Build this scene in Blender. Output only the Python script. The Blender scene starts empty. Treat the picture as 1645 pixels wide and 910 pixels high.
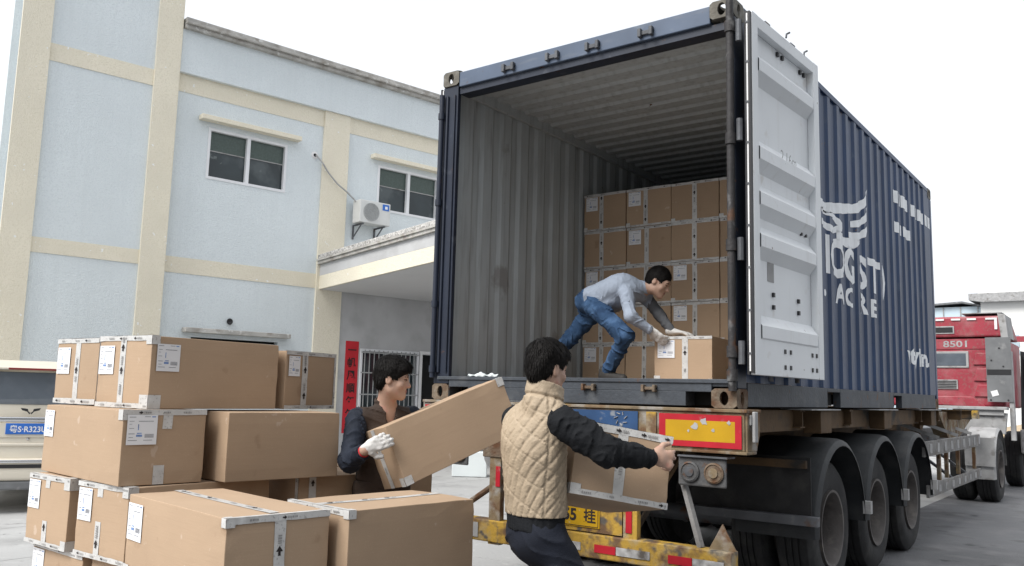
import bpy, bmesh, math, random
import numpy as np
from mathutils import Vector, Matrix
random.seed(7)
scene = bpy.context.scene
C = scene.collection
R = math.radians
# ---------------------------------------------------------------- camera
cd = bpy.data.cameras.new('camera'); cam = bpy.data.objects.new('camera', cd); C.objects.link(cam)
cr, cu, cf = Vector((0.80283289, 0.59566852, 0.02526595)), Vector((0.05648389, -0.11817881, 0.99138456)), Vector((-0.59352247, 0.79448901, 0.12852351))
cam.matrix_world = Matrix(((cr.x, cu.x, -cf.x, 4.43189), (cr.y, cu.y, -cf.y, -4.9437), (cr.z, cu.z, -cf.z, 1.45), (0, 0, 0, 1)))
cd.sensor_width = 36; cd.lens = 36 * 1373.26 / 1645; cd.clip_start = .05; cd.clip_end = 600
scene.camera = cam
# ---------------------------------------------------------------- world, sun, exposure
w = bpy.data.worlds.new('World'); scene.world = w; w.use_nodes = True
nt = w.node_tree; nt.nodes.clear()
sky = nt.nodes.new('ShaderNodeTexSky'); sky.sky_type = 'NISHITA'; sky.sun_disc = False
SUN_EL, SUN_AZ = R(47), R(194)          # azimuth clockwise from +Y
sky.sun_elevation = SUN_EL; sky.sun_rotation = SUN_AZ; sky.air_density = 1.0; sky.dust_density = 6.0; sky.ozone_density = 1.0
hs = nt.nodes.new('ShaderNodeHueSaturation'); hs.inputs['Saturation'].default_value = .22; hs.inputs['Value'].default_value = 1
mx = nt.nodes.new('ShaderNodeMixRGB'); mx.inputs[0].default_value = .70; mx.inputs[2].default_value = (10.6, 11.0, 11.6, 1)   # cloud deck
bg = nt.nodes.new('ShaderNodeBackground'); bg.inputs['Strength'].default_value = .092
wo = nt.nodes.new('ShaderNodeOutputWorld')
nt.links.new(sky.outputs[0], hs.inputs['Color']); nt.links.new(hs.outputs[0], mx.inputs[1]); nt.links.new(mx.outputs[0], bg.inputs[0]); nt.links.new(bg.outputs[0], wo.inputs[0])
sl = bpy.data.lights.new('sun', 'SUN'); sl.energy = 2.7; sl.angle = R(30); sl.color = (1, .975, .94)
so = bpy.data.objects.new('sun', sl); C.objects.link(so)
sd = Vector((math.sin(SUN_AZ) * math.cos(SUN_EL), math.cos(SUN_AZ) * math.cos(SUN_EL), math.sin(SUN_EL)))
so.rotation_euler = sd.to_track_quat('Z', 'Y').to_euler(); so.location = (0, 0, 30)
vs = scene.view_settings; vs.view_transform = 'Standard'; vs.look = 'None'; vs.gamma = 1; vs.exposure = 0.46
try: vs.use_curve_mapping = False
except Exception: pass
scene.cycles.use_denoising = True
scene.cycles.max_bounces = 8; scene.cycles.diffuse_bounces = 5

# ---------------------------------------------------------------- materials
def mat(name, col, rough=.75, metal=0., var=.12, vs_=3., bump=0., bs=60., spots=(), streak=None, spec=.4, rnd=True, rv=0.):
    m = bpy.data.materials.new(name); m.use_nodes = True
    n = m.node_tree; N = n.nodes; L = n.links; b = N['Principled BSDF']
    tc = N.new('ShaderNodeTexCoord'); vec = tc.outputs['Object']
    if rnd:
        oi = N.new('ShaderNodeObjectInfo'); sc_ = N.new('ShaderNodeVectorMath'); sc_.operation = 'SCALE'
        cmb = N.new('ShaderNodeCombineXYZ'); 
        for k in range(3): L.new(oi.outputs['Random'], cmb.inputs[k])
        L.new(cmb.outputs[0], sc_.inputs[0]); sc_.inputs['Scale'].default_value = 37
        ad = N.new('ShaderNodeVectorMath'); ad.operation = 'ADD'; L.new(tc.outputs['Object'], ad.inputs[0]); L.new(sc_.outputs[0], ad.inputs[1]); vec = ad.outputs[0]
    def noise(scale, detail=4, zs=None):
        v = vec
        if zs is not None:
            mp = N.new('ShaderNodeMapping'); mp.inputs['Scale'].default_value = zs; L.new(vec, mp.inputs[0]); v = mp.outputs[0]
        t = N.new('ShaderNodeTexNoise'); t.inputs['Scale'].default_value = scale; t.inputs['Detail'].default_value = detail; L.new(v, t.inputs[0]); return t.outputs[0]
    def ramp(src, a, b_):
        r = N.new('ShaderNodeMapRange'); r.inputs['From Min'].default_value = a; r.inputs['From Max'].default_value = b_; L.new(src, r.inputs[0]); return r.outputs[0]
    def mix(fac, c1, c2):
        x = N.new('ShaderNodeMixRGB'); L.new(fac, x.inputs[0])
        for i, c in ((1, c1), (2, c2)):
            if isinstance(c, tuple): x.inputs[i].default_value = (*c, 1)
            else: L.new(c, x.inputs[i])
        return x.outputs[0]
    lo = tuple(c * (1 - var) for c in col); hi = tuple(min(1, c * (1 + var)) for c in col)
    cur = mix(ramp(noise(vs_), .3, .7), lo, hi)
    if streak:
        sc2, amt, zs, thr = streak
        cur = mix(ramp(noise(thr[2] if len(thr) > 2 else 4, 5, zs), thr[0], thr[1]), cur, mix(ramp(noise(2), 0, 1.0 / max(amt, .01)), cur, sc2))
    for (c, s, a, b_) in spots:
        cur = mix(ramp(noise(s, 5), a, b_), cur, c)
    if rv:
        mr = N.new('ShaderNodeMapRange'); L.new(oi.outputs['Random'], mr.inputs[0]); mr.inputs['To Min'].default_value = 1 - rv; mr.inputs['To Max'].default_value = 1 + rv
        hv = N.new('ShaderNodeHueSaturation'); L.new(cur, hv.inputs['Color']); L.new(mr.outputs[0], hv.inputs['Value']); cur = hv.outputs[0]
    L.new(cur, b.inputs['Base Color'])
    b.inputs['Roughness'].default_value = rough; b.inputs['Metallic'].default_value = metal
    b.inputs['Specular IOR Level'].default_value = spec
    if bump:
        bp = N.new('ShaderNodeBump'); bp.inputs['Strength'].default_value = bump; bp.inputs['Distance'].default_value = .01
        L.new(noise(bs, 6), bp.inputs['Height']); L.new(bp.outputs[0], b.inputs['Normal'])
    return m
RUST = (.10, .045, .02); DARK = (.02, .019, .018); GRIME = (.09, .08, .07)
m_wall = mat('pebbledash_blue', (.675, .730, .752), .9, 0, .035, 1.2, 1.3, 60, spots=[((.635, .69, .715), 34, .50, .62), ((.74, .77, .78), 55, .60, .72), ((.80, .81, .80), 12, .745, .755)], streak=((.54, .59, .61), .5, (7, 7, .35), (.5, .8, 1.5)), rnd=False)
m_yel = mat('pebbledash_cream', (.76, .71, .585), .9, 0, .05, 1.4, 1.3, 60, spots=[((.72, .67, .54), 34, .50, .62), ((.85, .85, .82), 11, .69, .705)], rnd=False)
m_grey = mat('grey_render', (.47, .475, .48), .9, 0, .1, 1.5, .5, 50, spots=[((.36, .36, .36), 2, .5, .8)], rnd=False)
m_soffit = mat('soffit_plaster', (.56, .56, .56), .9, 0, .05, 1, rnd=False)
m_cornice = mat('weathered_cornice', (.42, .41, .385), .95, 0, .2, 3, .8, 30, spots=[((.27, .25, .22), 5, .5, .7), ((.6, .6, .58), 9, .6, .7)], rnd=False)
m_white = mat('white_paint', (.72, .72, .72), .5, var=.06)
m_alu = mat('white_window_frame', (.72, .73, .75), .45, var=.05)
m_glass = mat('dark_window_glass', (.018, .028, .032), .08, var=.3, vs_=1.5, spec=.5, spots=[((.06, .075, .08), 1.6, .5, .62), ((.10, .12, .12), 3.5, .66, .68)])
m_blind = mat('green_grey_blind', (.06, .085, .075), .3, var=.2, vs_=30)
m_black = mat('black_opening_shade', (.012, .012, .012), .9)  # flat black painted in for shade inside the doorway, pockets and other openings
m_red = mat('red_paper', (.50, .02, .03), .8, var=.1)
m_ink = mat('black_ink', (.02, .015, .015), .8)
m_blue = mat('container_blue', (.013, .036, .095), .42, var=.2, vs_=2, bump=.15, bs=20, spots=[((.05, .075, .12), 6, .62, .8), (RUST, 14, .70, .76)], streak=((.055, .075, .11), .8, (8, 8, .6), (.52, .8, 3)), rnd=False, spec=.22)
m_bluel = mat('header_faded_blue', (.080, .108, .16), .55, var=.15, vs_=3, spots=[((.15, .18, .22), 6, .6, .75), (RUST, 16, .68, .74)], streak=((.22, .22, .22), .6, (1.5, 8, 8), (.55, .8, 3)), rnd=False)
m_blued = mat('dark_navy_steel', (.014, .020, .036), .5, var=.2, vs_=3, spots=[(RUST, 12, .66, .74), ((.08, .09, .11), 7, .62, .8)], rnd=False)
m_in = mat('container_inner_grey', (.46, .495, .505), .7, var=.06, vs_=2, spots=[((.30, .30, .295), 2.5, .66, .72), (RUST, 14, .735, .76)], streak=((.17, .165, .16), .9, (7, 7, .7), (.5, .8, 3)), rnd=False)
m_doorw = mat('door_inner_white', (.72, .745, .765), .5, var=.04, vs_=2, spots=[((.62, .62, .61), 5, .64, .72), (RUST, 22, .74, .77)], streak=((.4, .38, .34), .5, (5, 5, .5), (.58, .85, 3)), rnd=False)
m_steel = mat('worn_dark_steel', (.10, .105, .115), .6, .2, .25, 5, .3, 40, spots=[(RUST, 7, .60, .72), ((.2, .2, .2), 10, .62, .75)])
m_sill = mat('grey_blue_sill', (.052, .060, .072), .6, .1, .2, 4, .3, 40, spots=[((.10, .105, .11), 5, .55, .75), (RUST, 9, .64, .70)], streak=((.03, .03, .03), .7, (6, 6, 1), (.5, .8, 4)))
m_rusty = mat('rusty_casting', (.16, .125, .09), .8, .1, .3, 14, .6, 60, spots=[(RUST, 9, .45, .65), ((.3, .28, .25), 17, .62, .75)])
m_cast = mat('weathered_casting', (.14, .13, .11), .8, .1, .25, 12, .5, 60, spots=[((.25, .25, .24), 12, .55, .75)])
m_floor = mat('plywood_floor', (.16, .10, .06), .8, var=.2)
m_lett = mat('white_lettering', (.78, .80, .82), .6, var=.08, vs_=9, spots=[((.35, .38, .42), 9, .66, .74)], rnd=False)
m_yb = mat('chassis_yellow', (.42, .26, .04), .7, 0, .2, 4, .4, 40, spots=[((.30, .25, .17), 5, .50, .62), ((.13, .075, .04), 7, .50, .62), (GRIME, 12, .54, .66)], streak=((.12, .08, .05), .7, (6, 6, 1), (.5, .8, 4)))
m_yr = mat('chassis_yellow_rusted', (.20, .15, .09), .85, 0, .3, 6, .5, 40, spots=[((.13, .07, .035), 6, .48, .60), ((.27, .25, .22), 8, .52, .66), ((.40, .26, .05), 10, .66, .72)])
m_chas = mat('chassis_brown', (.10, .06, .028), .8, 0, .3, 3, .3, 30, spots=[(DARK, 3, .5, .65)])
m_red2 = mat('reflector_red', (.40, .018, .03), .45, 0, .15, 6, spots=[((.34, .2, .18), 9, .62, .72)], spec=.2)
m_amb = mat('reflector_yellow', (.46, .27, .014), .45, 0, .08, 6, spec=.2, spots=[((.45, .36, .2), 22, .68, .72)])
m_sil = mat('reflector_silver', (.40, .40, .40), .5, 0, .3, 20, spots=[(GRIME, 9, .5, .7)])
m_sb = mat('sign_blue', (.02, .06, .15), .5, 0, .2, 8, spots=[((.2, .22, .25), 12, .6, .7)])
m_rub = mat('tyre_rubber', (.022, .022, .023), .85, 0, .2, 8, .3, 50, spots=[((.055, .053, .05), 5, .5, .8)])
m_fend = mat('fender_rubber', (.028, .031, .034), .62, 0, .2, 4, .2, 60, spots=[((.065, .065, .065), 4, .5, .8)])
m_rim = mat('dusty_rim', (.11, .10, .095), .6, .2, .25, 6, .3, 40, spots=[((.2, .18, .16), 8, .55, .75)])
m_guard = mat('guard_grey', (.20, .195, .19), .8, 0, .25, 7, .5, 40, spots=[((.10, .07, .05), 8, .55, .68), ((.32, .32, .31), 8, .6, .75)])
m_lampg = mat('dark_grimy_lamp_steel', (.075, .076, .078), .7, 0, .25, 8, .3, 60, spots=[((.13, .12, .11), 9, .52, .7), (RUST, 12, .62, .7)])
m_cab = mat('cab_red', (.30, .035, .052), .5, 0, .12, 3, spots=[((.36, .13, .14), 4, .46, .7), ((.25, .08, .08), 30, .55, .65), (GRIME, 18, .68, .74)])
m_cabg = mat('cab_grey', (.15, .155, .16), .65, 0, .2, 4, spots=[((.28, .28, .28), 7, .58, .75)])
m_lg = mat('dusty_light_grey', (.33, .33, .33), .7, 0, .2, 5, spots=[((.17, .16, .15), 7, .56, .72)])
m_kraft = mat('kraft_cardboard', (.40, .285, .19), .86, 0, .04, 3, .10, 260, spots=[((.355, .25, .165), 2.5, .55, .85), ((.44, .32, .22), 120, .60, .75), ((.33, .225, .145), 7, .66, .74), ((.47, .36, .27), 11, .70, .73)], streak=((.36, .255, .168), .8, (3, 3, 90), (.45, .75, 2)), rv=.07)
m_kraftd = mat('cardboard_edge', (.40, .285, .19), .9, 0, .1, 30)
m_tape = mat('printed_tape', (.53, .525, .51), .36, 0, .08, 25, .3, 26, spots=[((.36, .35, .34), 85, .60, .66), ((.64, .64, .63), 12, .58, .75)], spec=.5)
m_paper = mat('label_paper', (.74, .75, .77), .7, 0, .03, 5)
m_inkg = mat('label_print_grey', (.22, .23, .26), .8, 0, .3, 200)
m_inkb = mat('label_print_blue', (.16, .26, .50), .8, 0, .3, 60)
m_conc = mat('concrete', (.37, .37, .365), .9, 0, .12, .5, .5, 30, spots=[((.22, .215, .21), 3.5, .62, .70), ((.15, .15, .15), 9, .72, .74), ((.27, .27, .265), 1.2, .52, .7), ((.44, .44, .43), 6, .60, .75)], rnd=False)
m_asph = mat('asphalt', (.15, .153, .16), .9, 0, .18, .8, 1., 70, spots=[((.24, .24, .24), 90, .60, .70), ((.06, .06, .062), 2.3, .64, .72), ((.19, .19, .195), 2.5, .5, .7), ((.085, .085, .085), 1.6, .56, .7)], rnd=False)
m_sand = mat('sand', (.42, .33, .22), .95, 0, .15, 3, .8, 20)
m_foam = mat('white_foam', (.62, .66, .66), .7, var=.04)
m_van = mat('champagne_paint', (.68, .63, .53), .28, .1, .03, 3, spec=.6)
m_vang = mat('van_rear_glass', (.13, .15, .175), .06, .15, .15, 3, spots=[((.20, .22, .25), 2.4, .5, .68)], spec=.9)  # pale base colour puts reflected sky into the glass
m_chrome = mat('chrome', (.65, .66, .68), .15, .9, .05, 5)
m_plas = mat('black_plastic', (.02, .02, .022), .5)
m_plate = mat('plate_blue', (.03, .14, .50), .4)
m_ac = mat('aircon_enamel', (.60, .61, .60), .5, 0, .06, 5, streak=((.4, .38, .34), .6, (10, 10, 1), (.55, .8, 4)))
m_acg = mat('aircon_grille', (.33, .34, .34), .6, 0, .15, 40)
m_gb = mat('pale_far_wall', (.74, .74, .72), .8, 0, .03, .3)
m_gg = mat('pale_far_glass', (.40, .50, .56), .15, 0, .1, .3, spec=.6)

# ---------------------------------------------------------------- mesh helpers
class MB:
    def __init__(s): s.v = []; s.f = []; s.m = []; s.cur = 0; s.st = []
    def build_each(s, name, mats, parent=None, **k):
        st = s.st + [(len(s.v), len(s.f))]; out = []
        for (v0, f0), (v1, f1) in zip(st, st[1:]):
            q = MB(); q.v = s.v[v0:v1]; q.f = [tuple(i - v0 for i in f) for f in s.f[f0:f1]]; q.m = s.m[f0:f1]; out.append(q.build(name, mats, parent, **k))
        return out
    def add(s, vs_, fs):
        s.st.append((len(s.v), len(s.f)))
        o = len(s.v); s.v += [tuple(map(float, v)) for v in vs_]; s.f += [tuple(i + o for i in f) for f in fs]; s.m += [s.cur] * len(fs); return s
    def box(s, lo, hi):
        x0, y0, z0 = lo; x1, y1, z1 = hi
        return s.add([(x0, y0, z0), (x1, y0, z0), (x1, y1, z0), (x0, y1, z0), (x0, y0, z1), (x1, y0, z1), (x1, y1, z1), (x0, y1, z1)],
                     [(0, 3, 2, 1), (4, 5, 6, 7), (0, 1, 5, 4), (1, 2, 6, 5), (2, 3, 7, 6), (3, 0, 4, 7)])
    def obox(s, c, ax, half):
        c = Vector(c); A = [Vector(a).normalized() * h for a, h in zip(ax, half)]
        vs_ = [c + A[0] * i + A[1] * j + A[2] * k for k in (-1, 1) for (i, j) in ((-1, -1), (1, -1), (1, 1), (-1, 1))]
        fl = A[0].cross(A[1]).dot(A[2]) < 0
        fs = [(0, 3, 2, 1), (4, 5, 6, 7), (0, 1, 5, 4), (1, 2, 6, 5), (2, 3, 7, 6), (3, 0, 4, 7)]
        return s.add(vs_, [f[::-1] for f in fs] if fl else fs)
    def bar(s, a, b, w_, h_, up=(0, 0, 1)):
        a, b = Vector(a), Vector(b); d = b - a; L = d.length; d.normalize(); u = Vector(up)
        x = d.cross(u)
        if x.length < 1e-4: x = d.cross(Vector((1, 0, 0)))
        x.normalize(); u = x.cross(d)
        return s.obox((a + b) / 2, (d, x, u), (L / 2, w_ / 2, h_ / 2))
    def prism(s, poly, ext):            # poly 3D points, ext vector
        n = len(poly); P = [Vector(p) for p in poly]; E = Vector(ext)
        nrm = Vector((0, 0, 0))
        for i in range(n): nrm += P[i].cross(P[(i + 1) % n])
        if nrm.dot(E) > 0: P = P[::-1]
        return s.add(P + [p + E for p in P], [tuple(range(n)), tuple(range(2 * n - 1, n - 1, -1))] + [((i + 1) % n, i, i + n, (i + 1) % n + n) for i in range(n)])
    def tube(s, pts, r, n=10, caps=True):
        P = [Vector(p) for p in pts]; rs = r if isinstance(r, (list, tuple)) else [r] * len(P); rings = []; ref = None
        for i, p_ in enumerate(P):
            d = (P[min(i + 1, len(P) - 1)] - P[max(i - 1, 0)]).normalized()
            if ref is None: ref = d.orthogonal().normalized()
            x = (ref - d * ref.dot(d)).normalized(); ref = x; y = d.cross(x)
            rings.append([p_ + (x * math.cos(2 * math.pi * k / n) + y * math.sin(2 * math.pi * k / n)) * rs[i] for k in range(n)])
        vs_ = [v for rg in rings for v in rg]; fs = []
        for i in range(len(P) - 1):
            for k in range(n): fs.append((i * n + k, i * n + (k + 1) % n, (i + 1) * n + (k + 1) % n, (i + 1) * n + k))
        if caps: fs += [tuple(range(n - 1, -1, -1)), tuple((len(P) - 1) * n + k for k in range(n))]
        return s.add(vs_, fs)
    def lathe(s, c, ax, prof, n=40, close=True):      # prof: (radius, along)
        c = Vector(c); a = Vector(ax).normalized(); x = a.orthogonal().normalized(); y = a.cross(x); vs_ = []; fs = []
        m_ = len(prof)
        for (r_, t) in prof:
            for k in range(n): vs_.append(c + a * t + (x * math.cos(2 * math.pi * k / n) + y * math.sin(2 * math.pi * k / n)) * r_)
        for i in range(m_ if close else m_ - 1):
            j = (i + 1) % m_
            for k in range(n): fs.append((i * n + k, i * n + (k + 1) % n, j * n + (k + 1) % n, j * n + k))
        return s.add(vs_, fs)
    def build(s, name, mats, parent=None, bevel=0, smooth=False, local=False, seg=2, fixn=True):
        me = bpy.data.meshes.new(name)
        off = Vector((0, 0, 0)) if (parent is None or local) else Vector(parent['_o'])
        me.from_pydata([tuple(Vector(v) - off) for v in s.v], [], s.f)
        for m_ in (mats if isinstance(mats, (list, tuple)) else [mats]): me.materials.append(m_)
        me.polygons.foreach_set('material_index', s.m)
        if bevel or fixn:
            bm = bmesh.new(); bm.from_mesh(me)
            if fixn: bmesh.ops.recalc_face_normals(bm, faces=bm.faces)
            if bevel:
                es = [e for e in bm.edges if len(e.link_faces) == 2 and e.calc_face_angle(0) > .5]
                bmesh.ops.bevel(bm, geom=es, offset=bevel, segments=seg, profile=.5, affect='EDGES', clamp_overlap=True)
            bm.to_mesh(me); bm.free()
        if smooth:
            me.polygons.foreach_set('use_smooth', [True] * len(me.polygons))
            try: me.set_sharp_from_angle(angle=R(35))
            except Exception: pass
        o = bpy.data.objects.new(name, me); C.objects.link(o)
        if parent is not None: o.parent = parent
        o['_o'] = tuple(off)
        return o
def thing(name, label, cat, loc=(0, 0, 0), rz=0, group=None):
    o = bpy.data.objects.new(name, None); o.empty_display_size = .1; C.objects.link(o); o.location = loc; o.rotation_euler = (0, 0, rz)
    o['label'] = label; o['category'] = cat; o['_o'] = tuple(loc)
    if group: o['group'] = group
    return o
def tag(o, label, cat, group=None):
    o['label'] = label; o['category'] = cat
    if group: o['group'] = group
    return o
def structure(o): o['kind'] = 'structure'; return o
def text_tris(body, size, bold=0., extr=None, ax=1.0):
    c = bpy.data.curves.new('lettering', 'FONT'); c.body = body; c.size = size; c.offset = bold; c.resolution_u = 3
    c.align_x = 'CENTER'; c.align_y = 'CENTER'
    o = bpy.data.objects.new('lettering_tmp', c); C.objects.link(o); bpy.context.view_layer.update()
    me = bpy.data.meshes.new_from_object(o.evaluated_get(bpy.context.evaluated_depsgraph_get()))
    vs_ = [v.co.copy() for v in me.vertices]; fs = [tuple(p.vertices) for p in me.polygons]
    bpy.data.objects.remove(o); bpy.data.meshes.remove(me); bpy.data.curves.remove(c)
    if vs_:                                     # centre on the real ink
        xs = [v.x for v in vs_]; ys = [v.y for v in vs_]; cx, cy = (min(xs) + max(xs)) / 2, (min(ys) + max(ys)) / 2
        vs_ = [Vector(((v.x - cx) * ax, v.y - cy, 0)) for v in vs_]
    return vs_, fs
def add_text(mb, body, size, o, x, y, bold=0., ax=1.0):
    vs_, fs = text_tris(body, size, bold, ax=ax); o, x, y = Vector(o), Vector(x).normalized(), Vector(y).normalized()
    if not vs_: return
    nn = x.cross(y); n = len(vs_)
    mb.add([o + x * v.x + y * v.y for v in vs_], fs)

# ---------------------------------------------------------------- ground
g = MB(); g.add([(-250, -60, 0), (250, -60, 0), (250, 400, 0), (-250, 400, 0)], [(0, 1, 2, 3)])
structure(g.build('ground', m_asph))
g = MB()
for i in range(7):
    for j in range(9):
        x0 = -9.6 + i * 1.62; y0 = -9 + j * 3.4
        if x0 > 1.2: continue
        g.box((x0, y0, -.05), (x0 + 1.61, y0 + 3.39, .004))
structure(g.build('concrete_pavement', m_conc))

# ---------------------------------------------------------------- factory building (facade frame: s along, d outward, z up)
FB = Vector((-8.904, 7.081, 0)); fs_ = Vector((math.sin(R(12)), math.cos(R(12)), 0)); fn_ = Vector((math.cos(R(12)), -math.sin(R(12)), 0))
def FP(s, d, z): return FB + fs_ * s + fn_ * d + Vector((0, 0, z))
def fbox(mb, s0, s1, d0, d1, z0, z1):
    mb.obox(FP((s0 + s1) / 2, (d0 + d1) / 2, (z0 + z1) / 2), (fs_, fn_, (0, 0, 1)), ((s1 - s0) / 2, (d1 - d0) / 2, (z1 - z0) / 2))
bld = thing('factory_building', 'pale blue pebbledash factory building with cream bands behind the carton pile', 'building', tuple(FP(0, 0, 0)))
# main wall with openings: list of openings (s0,s1,z0,z1)
def wall_with_holes(mb, s0, s1, z0, z1, d0, d1, holes):
    ss = sorted({s0, s1, *[h[0] for h in holes], *[h[1] for h in holes]}); zz = sorted({z0, z1, *[h[2] for h in holes], *[h[3] for h in holes]})
    vi = {}; vs_ = []; fs = []
    def V(s, d, z):
        k = (round(s, 4), round(d, 4), round(z, 4))
        if k not in vi: vi[k] = len(vs_); vs_.append(FP(s, d, z))
        return vi[k]
    def solid(s, z): return s0 < s < s1 and z0 < z < z1 and not any(h[0] < s < h[1] and h[2] < z < h[3] for h in holes)
    for a, b in zip(ss, ss[1:]):
        for c, e in zip(zz, zz[1:]):
            sm, zm = (a + b) / 2, (c + e) / 2
            if not solid(sm, zm): continue
            fs.append((V(a, d1, c), V(b, d1, c), V(b, d1, e), V(a, d1, e))); fs.append((V(a, d0, e), V(b, d0, e), V(b, d0, c), V(a, d0, c)))
            for (p, q, t) in (((a, c), (a, e), (a - .001, zm)), ((b, e), (b, c), (b + .001, zm)), ((b, c), (a, c), (sm, c - .001)), ((a, e), (b, e), (sm, e + .001))):
                if not solid(*t): fs.append((V(p[0], d1, p[1]), V(q[0], d1, q[1]), V(q[0], d0, q[1]), V(p[0], d0, p[1])))
    mb.add(vs_, fs)
wins = [(-3.05, -1.44, 5.3, 6.28), (.69, 2.31, 5.3, 6.3), (4.2, 5.8, 5.3, 6.3), (7.9, 9.5, 5.3, 6.3)]
low = [(-3.1, -1.4, 1.3, 2.33), (.5, 1.88, .93, 2.26), (2.02, 2.95, .02, 2.26)]
mb = MB(); wall_with_holes(mb, -3.75, 12, 0, 8.0, -.25, 0, wins + low); mb.build('wall', m_wall, bld)
mb = MB(); fbox(mb, -6.26, -3.75, -.25, .10, 0, 11.5); mb.build('tower_wall', m_wall, bld)
mb = MB(); mb.obox(FP(-6.28, -3.2, 5.75), (fs_, fn_, (0, 0, 1)), (.1, 3.1, 5.75)); mb.obox(FP(-3.85, -3.2, 9.75), (fs_, fn_, (0, 0, 1)), (.1, 2.95, 1.75)); mb.build_each('side_wall', m_wall, bld)
mb = MB()
fbox(mb, -6.30, -5.85, .10, .15, 0, 11.5); fbox(mb, -4.15, -3.72, .10, .15, 0, 11.5)
fbox(mb, -3.74, -3.71, -.02, .148, 0, 11.5)
mb.build('cream_pilaster', m_yel, bld)
mb = MB(); fbox(mb, -.66, -.07, 0, .05, 0, 7.18); fbox(mb, 5.9, 6.5, 0, .05, 0, 7.18); mb.build_each('cream_pilaster', m_yel, bld)
mb = MB()
fbox(mb, -5.85, -4.15, .10, .112, 6.78, 7.08); fbox(mb, -5.85, -4.15, .10, .112, 3.54, 3.79); fbox(mb, -5.85, -4.15, .10, .112, 9.9, 10.2)
for a, b in ((-3.71, -.66), (-.07, 5.9), (6.5, 12)): fbox(mb, a, b, 0, .012, 6.84, 7.18)
fbox(mb, -3.71, -.66, 0, .012, 3.47, 3.76)
mb.build_each('cream_band', m_yel, bld)
mb = MB(); fbox(mb, -3.71, 12, 0, .10, 7.18, 8.0); mb.build('parapet', m_wall, bld)
mb = MB(); fbox(mb, -3.68, 12, -.3, .20, 8.0, 8.07); fbox(mb, -3.68, 12, -.3, .26, 8.07, 8.12); fbox(mb, -3.68, 12, -.2, .22, 8.12, 8.20); mb.build('cornice', m_cornice, bld, bevel=.01)
mb = MB(); fbox(mb, -7.2, -3.4, -7, .55, 11.5, 11.7); mb.build('tower_roof', m_cornice, bld)
mb = MB(); fbox(mb, -8.6, -6.40, -6.4, -2.0, 8.05, 8.6); mb.build('side_eave', m_cornice, bld)
mb = MB(); fbox(mb, -3.7, 12, -9, -.3, 7.7, 7.9); mb.build('flat_roof', m_cornice, bld)
# ground floor grey lobby wall under canopy
mb = MB(); wall_with_holes(mb, -.07, 9, .003, 3.45, .004, .02, [(.5, 1.88, .93, 2.26), (2.02, 2.95, .003, 2.26)]); mb.build('grey_lower_wall', m_grey, bld)
def window(s0, s1, z0, z1, lintel=True, mull=None, louv=True, d=0):
    mb = MB(); t = .05
    fbox(mb, s0, s1, d - .10, d + .012, z0, z0 + t); fbox(mb, s0, s1, d - .10, d + .012, z1 - t, z1); fbox(mb, s0, s0 + t, d - .10, d + .012, z0 + t, z1 - t); fbox(mb, s1 - t, s1, d - .10, d + .012, z0 + t, z1 - t)
    m_ = (s0 + s1) / 2 if mull is None else mull
    fbox(mb, m_ - .035, m_ + .035, d - .09, d + .008, z0 + t, z1 - t)
    f = mb.build('window', m_alu, bld)
    g_ = MB(); fbox(g_, s0 + t, s1 - t, d - .08, d - .07, z0 + t, z1 - t); g_.build('pane', m_glass, f)
    for a_, b_, q_ in ((s0 + t, m_ - .035, .56), (m_ + .035, s1 - t, .575)):
        g_ = MB(); fbox(g_, a_, b_, d - .07, d - .055, z0 + (z1 - z0) * q_, z0 + (z1 - z0) * (q_ + .018)); g_.build('transom', m_lg, f)
        g_ = MB(); fbox(g_, a_, b_, d - .0695, d - .066, z0 + (z1 - z0) * (q_ + .02), z1 - t); g_.build('blind', m_blind, f)
    if lintel:
        l = MB(); fbox(l, s0 - .2, s1 + .22, d, d + .18, z1 + .10, z1 + .19); l.build('sunshade', m_yel, f, bevel=.008)
for q in wins: window(*q)
# louvred low window behind the cartons
mb = MB(); fbox(mb, -3.28, -1.22, 0, .20, 2.405, 2.49); mb.build('concrete_hood', m_cornice, bld, bevel=.01)
mb = MB(); 
for k in range(12): fbox(mb, -3.08, -1.42, -.10, -.03, 1.33 + k * .083, 1.37 + k * .083)
mb.build_each('louvre_slat', m_lg, bld)
mb = MB(); fbox(mb, -3.1, -1.4, -.2, -.15, 1.3, 2.33); mb.build('louvre_backing', m_black, bld)
mb = MB(); mb.lathe(FP(-2.4, .0, 2.66), fn_, [(.001, .01), (.05, .01), (.06, .03), (.045, .03), (.001, .012)], 14); mb.build('pipe_stub', m_plas, bld)
# barred window
mb = MB(); t = .05
fbox(mb, .45, 1.93, -.08, .05, .88, .93); fbox(mb, .45, 1.93, -.08, .05, 2.26, 2.31); fbox(mb, .45, .50, -.08, .05, .93, 2.26); fbox(mb, 1.88, 1.93, -.08, .05, .93, 2.26); fbox(mb, 1.12, 1.2, -.08, .01, .93, 2.26)
bw = mb.build('barred_window', m_alu, bld)
mb = MB(); fbox(mb, .5, 1.88, -.12, -.10, .93, 2.26); mb.build('pane', m_glass, bw)
mb = MB()
for k in range(12): s_ = .55 + k * .114; fbox(mb, s_ - .008, s_ + .008, .052, .066, .90, 2.29)
for z_ in (.95, 1.35, 1.8, 2.22): fbox(mb, .46, 1.92, .066, .076, z_, z_ + .025)
mb.build('bars', m_acg, bw)
mb = MB(); fbox(mb, 1.955, 2.02, -.05, .06, 0.02, 2.33); fbox(mb, 2.95, 3.02, -.05, .06, 0.02, 2.33); fbox(mb, 2.02, 2.95, -.05, .06, 2.26, 2.33)
df = mb.build('door_frame', m_white, bld); mb = MB(); fbox(mb, 2.02, 2.95, -.24, -.20, .02, 2.26); mb.build('dark_doorway', m_black, df)
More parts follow.
